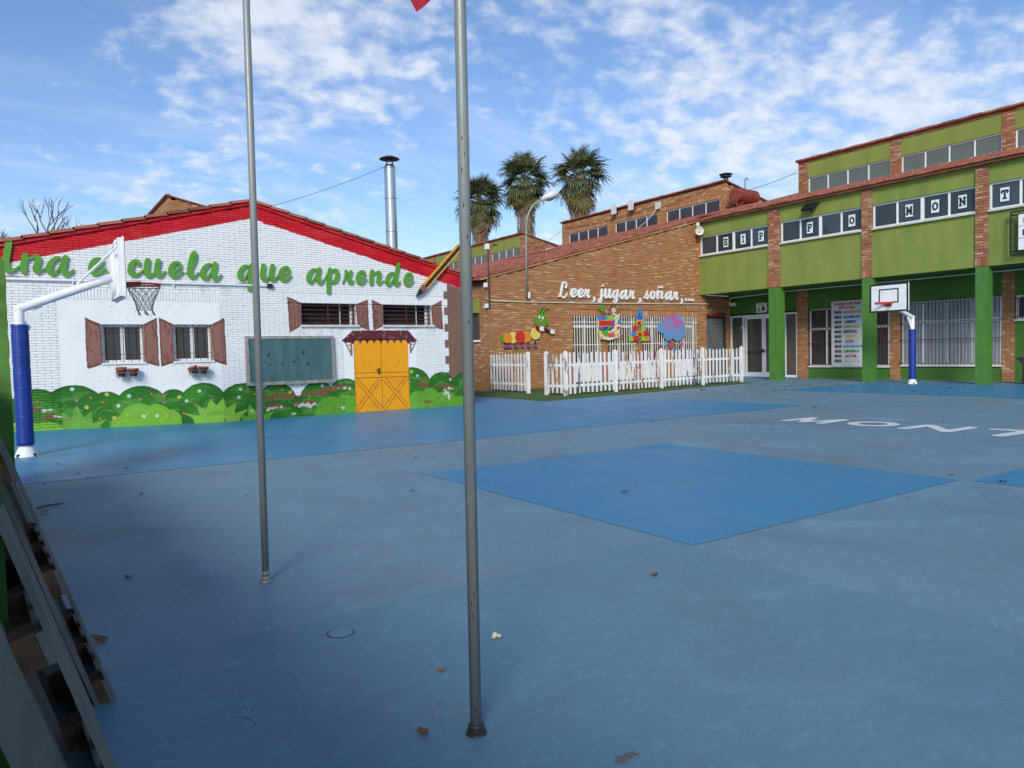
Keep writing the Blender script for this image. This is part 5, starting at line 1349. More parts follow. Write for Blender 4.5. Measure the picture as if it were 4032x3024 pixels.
def fence(a, b, n, label, mats, posts=(True, True), h=1.20):
    a = Vector((*a, 0)); b = Vector((*b, 0)); d = (b - a); L = d.length; d.normalize(); nrm = Vector((d.y, -d.x, 0))
    if nrm.dot(Vector((-.6, -.8, 0))) < 0: nrm = -nrm
    t = thing('picket_fence', label, 'fence', tuple((a + b) / 2), 'white picket fence panels')
    for z in (.28, .86): MB().bar(a + Vector((0, 0, z)), b + Vector((0, 0, z)), .035, .07).build('rail', PC_, t)
    for k in range(n):
        c = a + d * (L * (k + .75) / (n + .5)) + nrm * .035; w2 = .036; hh = h + random.uniform(-.015, .015); z0 = .07 + random.uniform(-.01, .02)
        ln = d * random.uniform(-.008, .008)
        prof = [(-w2, z0), (w2, z0), (w2, hh - .03), (w2 * .7, hh - .008), (0, hh), (-w2 * .7, hh - .008), (-w2, hh - .03)]
        mb = MB(); m_ = len(prof)
        for off in (0, .018):
            for q, z in prof: mb.v.append(tuple(c + d * q + nrm * off + ln * z + Vector((0, 0, z))))
        mb.f += [tuple(range(m_)), tuple(range(2 * m_ - 1, m_ - 1, -1))] + [(i, i + m_, (i + 1) % m_ + m_, (i + 1) % m_) for i in range(m_)]
        mb.build('picket', mats[k % len(mats)], t)
    for e, on in ((a, posts[0]), (b, posts[1])):
        if not on: continue
        s_ = .047; mb = MB().box(e.x - s_, e.y - s_, 0, e.x + s_, e.y + s_, h + .02)
        i = len(mb.v); mb.v += [(e.x - s_, e.y - s_, h + .0205), (e.x + s_, e.y - s_, h + .0205), (e.x + s_, e.y + s_, h + .0205), (e.x - s_, e.y + s_, h + .0205), (e.x, e.y, h + .07)]
        mb.f += [(i, i + 1, i + 4), (i + 1, i + 2, i + 4), (i + 2, i + 3, i + 4), (i + 3, i, i + 4)]
        mb.build('post', PW, t)


fence((12.86, 20.03), (12.68, 17.68), 12, 'white picket fence panel standing alone at left of brick wall', [PW, PC_, PW, PG, PW, PC_, PG, PW, PG, PC_, PC_, PG], (False, True))
fence((12.52, 16.56), (12.56, 15.74), 4, 'short white picket fence panel turning the left corner', [PG, PG, PG, PW])
fence((12.56, 15.74), (14.60, 15.96), 11, 'white picket fence panel, first along turf from left corner', [PBL, PW, PBL, PC_, PC_, PW, PC_, PC_, PC_, PC_, PC_], (False, True))
fence((14.60, 15.96), (16.70, 16.15), 12, 'white picket fence panel with red paint showing through', [PR, PC_, PR, PR, PR, PR, PR, PC_, PR, PR, PR, PG], (False, True))
fence((16.70, 16.15), (18.78, 16.30), 11, 'white picket fence panel with blue paint showing through', [PW, PG, PG, PC_, PC_, PBL, PBL, PC_, PBL, PBL, PG], (False, True))
fence((18.78, 16.30), (21.03, 16.52), 11, 'white picket fence panel nearest the glazed entrance, grey wood showing', [PG, PC_, PG, PC_, PG, PC_, PC_, PG, PC_, PG, PG], (False, True))

# ------------------------------------------------------------------ basketball hoops
def board_mesh(c, tdir, ndir, wd_, ht):
    """backboard as face and black border; returns function local->world"""
    c = Vector(c); tdir = Vector(tdir).normalized(); ndir = Vector(ndir).normalized()
    return lambda s, n, z: tuple(c + tdir * s + ndir * n + Vector((0, 0, z)))


def hoop(label, base, elbow_z, tdir, ndir, bc, rimz, pad_top, net, armdrop):
    t = thing('basketball_hoop', label, 'basketball hoop', base, 'basketball hoops')
    b = Vector(base); bc = Vector(bc); nd = Vector(ndir).normalized()
    MB().tube([b + Vector((0, 0, .02)), b + Vector((0, 0, elbow_z))], .064, 18).build('post', WPAINT, t, smooth=False)
    MB().lathe([(.064, .14), (.075, .135), (.085, .13)], b, 16).lathe([(.145, 0), (.145, .012), (.13, .02), (.112, .075), (.080, .135), (.05, .15)], b, 18).build('base_cone', WPAINT, t, smooth=True)
    pad = MB(); prof = [(.08, .15), (.100, .155)]; z = .2
    while z < pad_top - .05: prof += [(.103, z), (.098 if random.random() < .5 else .102, z + .06)]; z += .12
    prof += [(.103, pad_top - .02), (.104, pad_top), (.066, pad_top)]
    pad.lathe(prof, b, 20); p_ = pad.build('padding', BLUEPAD, t, smooth=True)
    tie = MB()
    for z in (.55, .75, .93, 1.13, 1.2, 1.38, 1.43):
        if z > pad_top: continue
        tie.tube([b + Vector((.1038 * math.cos(a), .1038 * math.sin(a), z + .018 * math.cos(a))) for a in np.linspace(0, 6.28, 17)], .0022, 4)
    tie.build('tie_wire', mat('pad_tie', (.03, .10, .42), .4) if 'pad_tie' not in MATS else MATS['pad_tie'], p_)
    arm0 = b + Vector((0, 0, elbow_z - .03)); arm1 = bc - nd * .12 + Vector((0, 0, armdrop))
    MB().tube([arm0 - (arm1 - arm0).normalized() * .05, arm1], .060, 16).build('arm', WPAINT, t)
    dd = arm1 - arm0
    MB().bar(b + Vector((0, 0, elbow_z - .33)) + Vector((dd.x, dd.y, 0)).normalized() * .05, arm0 + dd * .22 - Vector((0, 0, .05)), .02, .09).build('gusset', WPAINT, t)
    P = board_mesh(bc, tdir, ndir, 1.2, .9); W2, H2 = .575, .42
    def slab(s0, s1, n0, n1, z0, z1, nm, m):
        mb = MB(); mb.v = [P(s, n, z) for z in (z0, z1) for s, n in ((s0, n0), (s1, n0), (s1, n1), (s0, n1))]
        mb.f = [(0, 1, 2, 3), (4, 5, 6, 7), (0, 1, 5, 4), (1, 2, 6, 5), (2, 3, 7, 6), (3, 0, 4, 7)]; return mb.build(nm, m, t)
    slab(-W2, W2, -.02, .0, -H2, H2, 'backboard', WPAINT)
    bo = MB()
    def add(mb, s0, s1, n0, n1, z0, z1):
        i = len(mb.v); mb.v += [P(s, n, z) for z in (z0, z1) for s, n in ((s0, n0), (s1, n0), (s1, n1), (s0, n1))]
        mb.f += [tuple(i + q for q in f) for f in ((0, 1, 2, 3), (4, 5, 6, 7), (0, 1, 5, 4), (1, 2, 6, 5), (2, 3, 7, 6), (3, 0, 4, 7))]
    e = .05
    for s0, s1, z0, z1 in ((-W2, W2, H2 - e, H2), (-W2, W2, -H2, -H2 + e), (-W2, -W2 + e, -H2 + e, H2 - e), (W2 - e, W2, -H2 + e, H2 - e)): add(bo, s0, s1, .0005, .006, z0, z1)
    bo.build('border', BLACKM, t)
    sq = MB(); e = .035; zc_ = rimz - bc.z
    for s0, s1, z0, z1 in ((-.295, .295, zc_ + .42 - e, zc_ + .42), (-.295, .295, zc_ + .0, zc_ + e), (-.295, -.295 + e, zc_ + e, zc_ + .42 - e), (.295 - e, .295, zc_ + e, zc_ + .42 - e)): add(sq, s0, s1, .0005, .006, z0, z1)
    sq.build('target_square', BLACKM, t)
    fr = MB()
    for s in (-.28, .28): add(fr, s - .03, s + .03, -.09, -.021, -H2 + .02, H2 - .02)
    add(fr, -.56, -.52, -.08, -.021, -H2 + .02, H2 - .02); add(fr, .52, .56, -.08, -.021, -H2 + .02, H2 - .02); add(fr, -.52, .52, -.078, -.022, -H2 + .022, -H2 + .07); add(fr, -.52, .52, -.078, -.022, H2 - .07, H2 - .022)
    fr.build('back_frame', WPAINT, t)
    st = MB()
    for s in (-.45, .45):
        e0 = Vector(P(s, -.05, H2 - .1)); mid_ = arm0 + dd * .62 + Vector((0, 0, .07)); st.tube([mid_, e0], .016, 8)
    st.build('stay_rod', WPAINT, t)
    rc = bc + nd * .30; rc.z = rimz; rm = MB()
    ring = [(rc + Vector((.225 * math.cos(a), .225 * math.sin(a), 0))) for a in np.linspace(0, 2 * math.pi, 29)]
    rm.tube(ring, .014, 8, False)
    ring2 = [p - Vector((0, 0, .04)) for p in ring]; rm.tube(ring2, .007, 6, False)
    td = Vector(tdir).normalized()
    for s in (-1, 1):
        rm.bar(Vector(P(.11 * s, .005, rimz - bc.z - .005)), rc + td * .2 * s - nd * .06, .02, .05)
    i = len(rm.v); rm.v += [P(-.12, .006, rimz - bc.z + .03), P(.12, .006, rimz - bc.z + .03), P(.09, .006, rimz - bc.z - .11), P(-.09, .006, rimz - bc.z - .11), P(-.10, .12, rimz - bc.z + .012), P(.10, .12, rimz - bc.z + .012), P(.07, .10, rimz - bc.z - .03), P(-.07, .10, rimz - bc.z - .03)]
    rm.f += [tuple(i + q for q in f) for f in ((0, 1, 2, 3), (4, 5, 6, 7), (0, 1, 5, 4), (1, 2, 6, 5), (2, 3, 7, 6), (3, 0, 4, 7))]
    rm.build('rim', ORANGE, t)
    if net:
        nb = MB(); n = 12
        prof = [(.225, 0), (.20, -.07), (.165, -.14), (.135, -.21), (.115, -.28), (.105, -.35)]
        for k in range(n):
            for sg in (1, -1):
                nb.tube([rc + Vector((r_ * math.cos(2 * math.pi * (k + sg * .5 * j) / n), r_ * math.sin(2 * math.pi * (k + sg * .5 * j) / n), z - .03)) for j, (r_, z) in enumerate(prof)], .0045, 4)
            a = 2 * math.pi * (k + .5) / n
            if k % 2 == 0: nb.tube([rc + Vector((.105 * math.cos(a), .105 * math.sin(a), -.37)), rc + Vector((.115 * math.cos(a) + .03, .11 * math.sin(a), -.45))], [.007, .012], 5)
        nb.build('net', NETM, t)
    bt = MB()
    for k in range(4):
        a = math.pi / 4 + k * math.pi / 2; bt.lathe([(.022, 0), (.022, .03), (.012, .04), (0, .042)], b + Vector((.13 * math.cos(a), .13 * math.sin(a), .005)), 8)
    bt.build('base_bolt', BLACKM, t)
    return t


hoop('basketball hoop near left edge, backboard seen from behind, with net', (.1, 11.84, 0), 2.02, (0, 1, 0), (1, .02, 0), (1.342, 11.93, 2.558), 2.375, 1.78, True, -.10)
hoop('basketball hoop in front of green building, white board facing the court', (22.66, 11.46, 0), 2.06, (0, -1, 0), (-1, 0, 0), (21.4, 11.51, 2.595), 2.44, 1.66, False, -.22)

# ------------------------------------------------------------------ flag poles and flag
for (x, y), h, lb_, r_ in (((1.205, 2.019), 4.6, 'nearest grey steel flagpole at centre of picture, chipped paint', .0190), ((1.115, 4.113), 4.8, 'grey steel flagpole farther left with ring near its foot', .0190)):
    t = thing('flagpole', lb_, 'flagpole', (x, y, 0), 'grey flagpoles')
    MB().tube([(x, y, 0), (x + .011, y, h * .5), (x + .022, y, h)], r_, 20).build('shaft', POLE, t, smooth=True)
    MB().lathe([(.0, 0.004), (.036, .004), (.034, .009), (.027, .011), (.027, .03), (.024, .034), (.019, .036)], (x, y, 0), 18).build('base_collar', DGREY if x > 1.2 else POLE, t)
    MB().lathe([(.019, .0), (.03, .01), (.03, .03), (0, .04)], (x + .022, y, h), 12).build('cap', POLE, t)
    if x < 1.2: MB().lathe([(.019, .045), (.0235, .047), (.0235, .062), (.019, .064)], (x, y, 0), 18).build('ring', POLE, t)
    else:
        ch = MB(); random.seed(3); a0 = math.atan2(-y, -x)
        for z in (1.93, 1.88, 1.83, 1.72, 1.62, .40, .47, .44, .06, .09, .12, 1.35):
            a = a0 + random.uniform(-.35, .5); hh = random.uniform(.004, .013); w_ = random.uniform(.08, .16)
            p = []
            for da, dz_ in ((-w_, 0), (0, -hh), (w_, 0), (0, hh)): p.append((x + .0048 * z + .0193 * math.cos(a + da), y + .0193 * math.sin(a + da), z + dz_))
            ch.poly(p)
        ch.build('paint_chip', flat('chip_dark', (.04, .03, .028), .8), t, kind='stuff')
fl_ = MB(); nx_, nz_ = 14, 10
for j in range(nz_ + 1):
    for i in range(nx_ + 1):
        s = i / nx_; v = j / nz_
        a_ = Vector((1.190, 2.03, 3.05 - .60 * v)); b_ = Vector((.86 + .22 * v, 2.08 - .03 * v, 2.66 - .35 * v))
        p = a_.lerp(b_, s) + Vector((0, .03 * math.sin(s * 10 + v * 3) * s * (1 - s * .6), -.06 * s * (1 - s))); fl_.v.append(tuple(p))
for j in range(nz_):
    for i in range(nx_): a = j * (nx_ + 1) + i; fl_.f.append((a, a + 1, a + nx_ + 2, a + nx_ + 1))
fl_.build('flag', RED_CLOTH, None, 'red flag corner hanging beside central pole at top edge', 'flag', smooth=True, at=(1.18, 2.03, 3.0))

# ------------------------------------------------------------------ palms and bare trees
def frond_mesh(name, m, seed, fold=.25, droop=.5):
    rs = random.Random(seed); mb = MB()
    mb.tube([(0, 0, 0), (.5, 0, .03), (.95, 0, .0)], [.03, .022, .015], 4)
    n = 26
    for k in range(n):
        a = R(-115 + 230 * (k + .5) / n) + rs.uniform(-.03, .03); L = (1.10 - .25 * abs(k / n - .5) * 2) * rs.uniform(.8, 1.15); w_ = .036
        dx_, dy_ = math.cos(a), math.sin(a); px_, py_ = -dy_, dx_; i = len(mb.v); zz = 0
        for q, (f_, ww) in enumerate(((.0, .25), (.35, 1.0), (.68, .8), (1.0, .08))):
            z = fold * math.sin(f_ * 3) * .12 - droop * max(0, f_ - .45) ** 1.6 * (1 + .8 * abs(k / n - .5)) + (.02 if k % 2 else -.02) * f_
            sh = 1 - .35 * max(0, f_ - .6) * droop
            for sd_ in (-1, 1): mb.v.append((.95 + dx_ * L * f_ * sh + px_ * ww * w_ * sd_, dy_ * L * f_ * sh + py_ * ww * w_ * sd_, z + .012 * sd_ * (1 if k % 2 else -1)))
        for q in range(3): mb.f.append((i + 2 * q, i + 2 * q + 1, i + 2 * q + 3, i + 2 * q + 2))
    me = mb.mesh(name); me.materials.append(m); return me


FM = [frond_mesh('frond', FROND, s, .25, d) for s, d in ((1, .35), (2, .6), (3, .9))]
FY = [frond_mesh('frond', FRONDY, 5, .2, .5)]; FD = [frond_mesh('frond', FRONDD, s, .2, 1.2) for s in (6, 7)]


def palm(x, y, zc, tr, cr_, label, seed):
    rs = random.Random(seed); t = thing('palm_tree', label, 'palm tree', (x, y, 0), 'fan palms behind the school')
    MB().tube([(x, y, 0), (x, y, zc * .5), (x, y, zc - .2)], [tr * .5, tr * .42, tr * .3], 14).build('trunk', TRUNK, t, smooth=True)
    sk = MB()
    for k in range(900):
        a = rs.uniform(0, 6.28); z = zc - rs.uniform(.6, 5.6); rad = tr * .50 * (1.0 + .35 * max(0, 1 - (zc - z) / 2.2)) * rs.uniform(.9, 1.1); L = rs.uniform(.35, .9); w_ = rs.uniform(.02, .05)
        cx, cy2 = x + rad * math.cos(a), y + rad * math.sin(a); ta = a + math.pi / 2; ox = rs.uniform(-.06, .10)
        sk.poly([(cx - w_ * math.cos(ta), cy2 - w_ * math.sin(ta), z), (cx + w_ * math.cos(ta), cy2 + w_ * math.sin(ta), z), (cx + ox * math.cos(a) + rs.uniform(-.05, .05), cy2 + ox * math.sin(a), z - L)])
    sk.build('dead_frond_skirt', TRUNK, t, kind='stuff')
    s_ = cr_ / 1.95
    def put(me, el_, az_, sc_, zo):
        ob = D.objects.new('frond', me); COL.objects.link(ob); ob.parent = t
        ob.location = (0, 0, (zc + zo) * U); ob.scale = (sc_,) * 3
        m_ = Matrix.Rotation(az_, 3, 'Z') @ Matrix.Rotation(-el_, 3, 'Y') @ Matrix.Rotation(rs.uniform(-.5, .5), 3, 'X'); ob.rotation_euler = m_.to_euler()
    for k in range(44):
        f_ = k / 43; e = R(84 - 128 * f_ ** .9) + rs.uniform(-.12, .12); a = k * 2.39996 + rs.uniform(-.2, .2)
        put(FM[0 if e > .7 else (1 if e > -.1 else 2)], e, a, s_ * rs.uniform(.88, 1.06) * (.95 if e > 1 else 1), rs.uniform(-.25, .2) - .3 * f_)
    for k in range(26): put(FD[k % 2], R(rs.uniform(-82, -45)), k * 2.4 + rs.uniform(-.3, .3), s_ * rs.uniform(.75, 1.0), rs.uniform(-1.2, -.5))
    for k in range(9): put(FY[0], R(rs.uniform(-60, -25)), R(215) + rs.uniform(-1.5, 1.5), s_ * .85, rs.uniform(-1.3, -.6))


palm(35.2, 42, 14.3, 1.42, 2.42, 'rightmost fan palm behind brick clerestory', 11)
palm(36.0, 50, 15.7, 1.45, 2.6, 'middle fan palm directly behind curved street lamp', 12)
palm(32.7, 52, 14.05, 1.3, 2.45, 'leftmost fan palm partly hidden by central flagpole', 13)


def bare(x, y, z0, hgt, label, seed, spread):
    rs = random.Random(seed); t = thing('bare_tree', label, 'tree', (x, y, 0), 'bare trees behind the white building')
    MB().tube([(x, y, 0), (x + .05, y, z0)], [.12, .07], 8).build('trunk', BARK, t)
    mb = MB()
    def br_(p, d, L, r_, dep):
        q = p + d * L; mid_ = (p + q) / 2 + Vector((rs.uniform(-1, 1), rs.uniform(-1, 1), rs.uniform(-.3, .6))) * L * .07
        mb.tube([p, mid_, q], [r_, r_ * .85, r_ * .65], 5, False)
        if dep == 0: return
        for k in range(rs.choice((2, 2, 3))):
            nd = (d + Vector((rs.uniform(-1, 1), rs.uniform(-.8, .8), rs.uniform(-.25, .55))) * spread).normalized()
            br_(p + (q - p) * rs.uniform(.45, 1), nd, L * rs.uniform(.5, .75), max(r_ * .6, .006), dep - 1)
    for k in range(4): br_(Vector((x + .05, y, z0 - .1)), Vector((rs.uniform(-.6, .6), rs.uniform(-.3, .3), 1)).normalized(), hgt * .45, .03, 3)
    mb.build('branches', BARK, t)


bare(.9, 27, 4.6, 2.3, 'tallest bare tree rising behind left end of the red gable', 5, .55)
bare(-.25, 26, 3.9, 1.7, 'bare tree at left picture edge behind the roof', 8, .8)
bare(2.1, 27, 4.3, 1.7, 'low bare tree, twigs just showing over the roof', 9, .6)

# ------------------------------------------------------------------ roof and wall fittings
t = thing('steel_chimney', 'tall shiny steel chimney pipe with black rain cap', 'chimney', (8.76, 18.5, 3.0))
for a, b in ((3.0, 4.62), (4.66, 5.52), (5.56, 6.36)): MB().lathe([(.155, a), (.155, b)], (8.76, 18.5, 0), 28).build('pipe', STEEL, t, smooth=True)
for z in (4.64, 5.54, 6.37): MB().lathe([(.155, z - .022), (.166, z - .015), (.158, z), (.166, z + .015), (.155, z + .022)], (8.76, 18.5, 0), 28).build('joint_band', STEEL, t, smooth=True)
MB().lathe([(.155, 6.39), (.12, 6.43), (.12, 6.46), (0, 6.46)], (8.76, 18.5, 0), 24).build('collar', DGREY, t)
cpm = MB().lathe([(0, 6.69), (.12, 6.685), (.27, 6.625), (.275, 6.61), (.12, 6.60), (0, 6.59)], (8.76, 18.5, 0), 28)
for k in range(4): a = .4 + k * math.pi / 2; cpm.tube([(8.76 + .11 * math.cos(a), 18.5 + .11 * math.sin(a), 6.44), (8.76 + .11 * math.cos(a), 18.5 + .11 * math.sin(a), 6.61)], .014, 6)
cpm.build('rain_cap', BLACKM, t)

t = thing('street_lamp', 'grey curved street lamp fixed to brick wall, white lamp head', 'street lamp', (14.38, YL - .1, 3.12))
MB().tube([(14.37, YL - .1, 3.12), (14.38, YL - .1, 4.6)] + [tuple(p) for p in spline([(14.39, YL - .1, 5.3), (14.44, YL - .13, 5.75), (14.60, YL - .22, 6.12), (14.84, YL - .32, 6.32), (15.0, YL - .4, 6.38)], 5)], .034, 10).build('pole', POLE, t, smooth=True)
hd = MB().lathe([(.0, -.02), (.05, 0), (.10, .12), (.14, .3), (.13, .5), (.06, .62), (0, .64)], (14.88, YL - .36, 6.36), 16, (.78, -.45, .36)); hd.v = [(x_, y_, z_) for x_, y_, z_ in hd.v]
hd.build('lamp_head', LAMPW, t, smooth=True)
ln_ = MB().lathe([(.0, 0), (.085, .01), (.11, .16), (.085, .30), (0, .32)], (15.02, YL - .445, 6.355), 14, (.78, -.45, .36)); ln_.build('lens', LENS, t, smooth=True)
MB().tube([(14.40, YL - .06, 3.6), (14.45, YL - .06, 3.4), (14.44, YL - .06, 3.1), (14.38, YL - .08, 3.03), (14.36, YL - .08, 3.15)], .012, 6).build('cable', BLACKM, t)
bx('fuse_box', PVC, t, 14.43, YL - .09, 3.06, 14.52, YL - .01, 3.27)
t = thing('camera_mast', 'thin dark mast with white security camera at corner of brick wing', 'camera mast', (12.86, YL - .08, 2.72))
MB().tube([(12.87, YL - .08, 2.72), (12.87, YL - .08, 4.7)], .022, 8).build('mast', DGREY, t)
MB().box(12.77, YL - .16, 4.60, 12.88, YL - .04, 4.78).build('housing', PVC, t)
MB().tube([(12.9, YL - .1, 4.68), (13.02, YL - .12, 4.70), (13.08, YL - .14, 4.75)], .014, 6).tube([(13.05, YL - .12, 4.77), (13.16, YL - .2, 4.74)], .028, 8).build('camera', BLACKM, t)
for x_, z_, lb_ in ((12.765, 3.45, 'white junction box on brick corner beside camera mast, upper'), (12.78, 2.78, 'white junction box on brick corner beside camera mast, lower')):
    MB().box(x_ - .055, YL - .09, z_ - .07, x_ + .05, YL - .005, z_ + .07).build('junction_box', PVC, None, lb_, 'junction box', at=(x_, YL - .04, z_))
t = thing('meter_cabinet', 'light green metal cabinet on side wall of brick wing', 'cabinet', (12.75, 20.75, 2.6))
bx('cabinet_body', LGREEN, t, 12.68, 20.56, 2.58, 12.84, 21.4, 3.03); bx('latch', DGREEN, t, 12.66, 20.72, 2.78, 12.68, 20.78, 2.81)

t = thing('water_tank', 'rust red cylindrical tank on brackets against brick gable', 'tank', (27.5, 21.2, 7.6))
MB().lathe([(0, 0), (.27, .01), (.32, .03), (.32, 1.35), (.27, 1.38), (0, 1.40)], (26.72, 21.25, 7.98), 28, (1, 0, 0)).build('drum', RUST, t, smooth=False)
MB().tube([(27.45, 21.25, 8.28), (27.45, 21.25, 8.72), (27.5, 21.25, 8.80), (27.62, 21.25, 8.79), (27.64, 21.25, 8.74)], .022, 8).build('vent_pipe', RUST, t)
bk_ = MB()
for x_ in (26.95, 27.85): bk_.bar((x_, 20.95, 7.63), (x_, 21.94, 7.63), .05, .05).bar((x_, 21.9, 7.2), (x_, 21.0, 7.62), .04, .04)
bk_.build('bracket', RUST, t)
pp = thing('red_feed_pipe', 'rust red pipe running from tank along roof edge and down wall', 'pipe', (22.88, YL - .06, 6.0))
MB().tube([(26.74, 21.2, 7.75), (26.6, 21.0, 7.4), (26.4, 20.7, 7.29), (24.5, 20.3, 6.83), (23.0, YL - .07, 6.50), (22.90, YL - .07, 6.42), (22.89, YL - .07, 5.62), (22.82, YL - .07, 5.52)], .038, 10).build('pipe', RUST, pp, smooth=True)
t = thing('loudspeaker', 'small white horn loudspeaker at top corner of brick wall', 'loudspeaker', (22.8, YL - .3, 5.92))
MB().lathe([(.05, -.2), (.055, -.05), (.09, .05), (.17, .13), (.175, .14), (.155, .13), (.07, .04), (0, .03)], (22.78, YL - .22, 5.90), 20, (-.55, -.8, -.1)).build('horn', CREAMP, t, smooth=True)
MB().lathe([(0, .04), (.05, .05), (.055, .10), (.02, .13), (0, .135)], (22.78, YL - .22, 5.90), 12, (-.55, -.8, -.1)).build('driver', LAMPW, t, smooth=True)
MB().lathe([(0, 0), (.085, .03), (.085, .12), (.05, .18), (0, .19)], (22.80, YL - .16, 6.06), 14).build('hood', LAMPW, t, smooth=True)
MB().tube([(22.85, YL - .02, 5.92), (22.8, YL - .16, 5.92)], .018, 6).build('bracket', DGREY, t)
t = thing('floodlight', 'black floodlight under the eave above letter window', 'floodlight', (XF - .15, 15.0, 6.0))
def fl(x0, y0, z0, x1, y1, z1): return MB().prism([(x0, z0), (x1, z0 + .10), (x1 + .02, z1 + .02), (x0 + .04, z1)], y0, y1)
MB().prism([(XF - .36, 5.93), (XF - .30, 5.85), (XF - .08, 6.02), (XF - .10, 6.14)], 14.78, 15.24).build('housing', BLACKM, t)
MB().prism([(XF - .338, 5.905), (XF - .312, 5.868), (XF - .10, 6.030), (XF - .118, 6.06)], 14.80, 15.22).build('lens', LENS, t)
MB().bar((XF - .15, 14.76, 6.05), (XF + .04, 14.76, 6.12), .02, .04).bar((XF - .15, 15.26, 6.05), (XF + .04, 15.26, 6.12), .02, .04).build('bracket', BLACKM, t)
for y_, z_, lb_ in ((29.1, 8.70, 'grey antenna panel on brick clerestory, left one of two'), (27.8, 8.69, 'grey antenna panel on brick clerestory, right one of two')):
    tt = thing('antenna_panel', lb_, 'antenna', (26.8, y_, z_), 'antenna panels on the clerestory'); bx('panel', LAMPW, tt, 26.66, y_ - .16, z_ - .25, 26.76, y_ + .16, z_ + .25); bx('bracket', DGREY, tt, 26.76, y_ - .05, z_ - .2, 26.995, y_ + .05, z_ - .02)
MB().box(26.85, 25.95, 8.22, 26.985, 26.22, 8.55).build('junction_box', LAMPW, None, 'white cable box on brick clerestory with cables hanging', 'junction box', at=(26.9, 26.1, 8.3))
t = thing('roof_vent', 'steel vent cowl with dark cap on peak of brick clerestory', 'vent', (27.3, 22.2, 8.8))
MB().lathe([(.12, 8.6), (.11, 8.95), (.09, 8.97)], (27.25, 22.15, 0), 16).build('pipe', STEEL, t, smooth=True)
MB().lathe([(.09, 8.97), (.26, 9.02), (.26, 9.04), (.12, 9.05), (.12, 9.1), (.3, 9.12), (.3, 9.14), (.1, 9.2), (0, 9.21)], (27.25, 22.15, 0), 18).build('cowl', DGREY, t)


def cable(name, pts, r_, lb_, m=WIREM): MB().tube(pts, r_, 5).build(name, m, None, lb_, 'cable', at=tuple(pts[0]))
def sag(a, b, s_, n=12): a, b = Vector(a), Vector(b); return [tuple(a + (b - a) * t_ + Vector((0, 0, -4 * s_ * t_ * (1 - t_)))) for t_ in np.linspace(0, 1, n)]
cable('overhead_cable', sag((8.62, 18.5, 6.40), (4.4, 19.2, 4.75), .12), .007, 'thin stay wire from steel chimney down to gable roof')
cable('overhead_cable', sag((27.5, 21.3, 8.25), (26.95, 18.3, 8.35), .05), .012, 'dark overhead cable between rusty tank and green clerestory')
cable('overhead_cable', sag((26.9, 33.9, 8.3), (26.9, 38.0, 7.6), .25), .012, 'cable sagging from end of brick clerestory towards palms')
cable('wall_cable', sag((26.93, 33.8, 8.45), (26.93, 26.3, 8.45), .16), .012, 'dark cable sagging along brick clerestory above windows')
cable('wall_cable', sag((26.93, 26.0, 8.3), (26.93, 22.2, 8.8), .08), .010, 'thin cable rising along brick clerestory to vent')
cable('wall_cable', sag((26.86, 26.1, 8.25), (26.6, 27.4, 7.35), .10), .014, 'pale cables hanging across clerestory window', PVC)
cable('roof_cable', [(26.6, 34, 7.35), (25.6, 33.2, 7.12), (24.6, 31.6, 6.87), (23.6, 31.0, 6.65)], .045, 'pale cable bundle lying on tiled roof', CREAMP)

# truss sign at the right edge
t = thing('truss_sign', 'black truss frame holding white sign panels on green wall', 'sign', (XF - .12, 7.8, 3.6))
fr = MB()
for y_ in (8.90, 8.72, 6.70, 6.88): fr.tube([(XF - .14, y_, 3.60), (XF - .14, y_, 4.77)], .024 if y_ in (8.9, 6.7) else .010, 6)
for z_ in (3.60, 3.70, 4.77, 4.68): fr.tube([(XF - .14, 6.7, z_), (XF - .14, 8.9, z_)], .02, 6)
for k in range(5):
    z_ = 3.65 + k * .22; fr.tube([(XF - .14, 8.9, z_), (XF - .14, 8.72, z_ + .11), (XF - .14, 8.9, z_ + .22)], .008, 5)
for k in range(9):
    y_ = 6.75 + k * .235
    for z_ in (3.60, 4.68): fr.tube([(XF - .14, y_, z_), (XF - .14, y_ + .117, z_ + .09), (XF - .14, y_ + .235, z_)], .008, 5)
fr.build('truss_frame', BLACKM, t)
for k in range(3):
    z_ = 3.715 + k * .325; p_ = bx('sign_panel', WPAINT, t, XF - .17, 6.92, z_, XF - .15, 8.70, z_ + .31)
bx('dark_print', flat('print_black', (.03, .03, .03)), t, XF - .173, 7.4, 4.10, XF - .1705, 8.60, 4.26)
bx('grey_print', flat('print_pale_grey', (.45, .45, .42)), t, XF - .173, 7.4, 4.43, XF - .1705, 8.60, 4.58)
MB().prism([(8.56, 3.86), (8.50, 3.88), (8.30, 3.76), (8.36, 3.74)], XF - .173, XF - .1705, 'x').prism([(8.5, 3.74), (8.44, 3.74), (8.40, 3.80), (8.44, 3.82)], XF - .176, XF - .1735, 'x').build('black_mark', INK, t)
# litter bin
t = thing('litter_bin', 'dark brown flared litter bin at right picture edge', 'bin', (23.75, 8.72, 0))
MB().prism([(8.55, 0), (8.90, 0), (8.86, .58), (8.59, .58)], 23.6, 23.92, 'x').build('bin_body', mat('bin_brown', (.035, .022, .02), .6), t)
MB().prism([(8.58, .581), (8.87, .581), (9.0, .72), (9.0, .76), (8.45, .76), (8.45, .72)], 23.56, 23.96, 'x').build('bin_rim', MATS['bin_brown'], t)

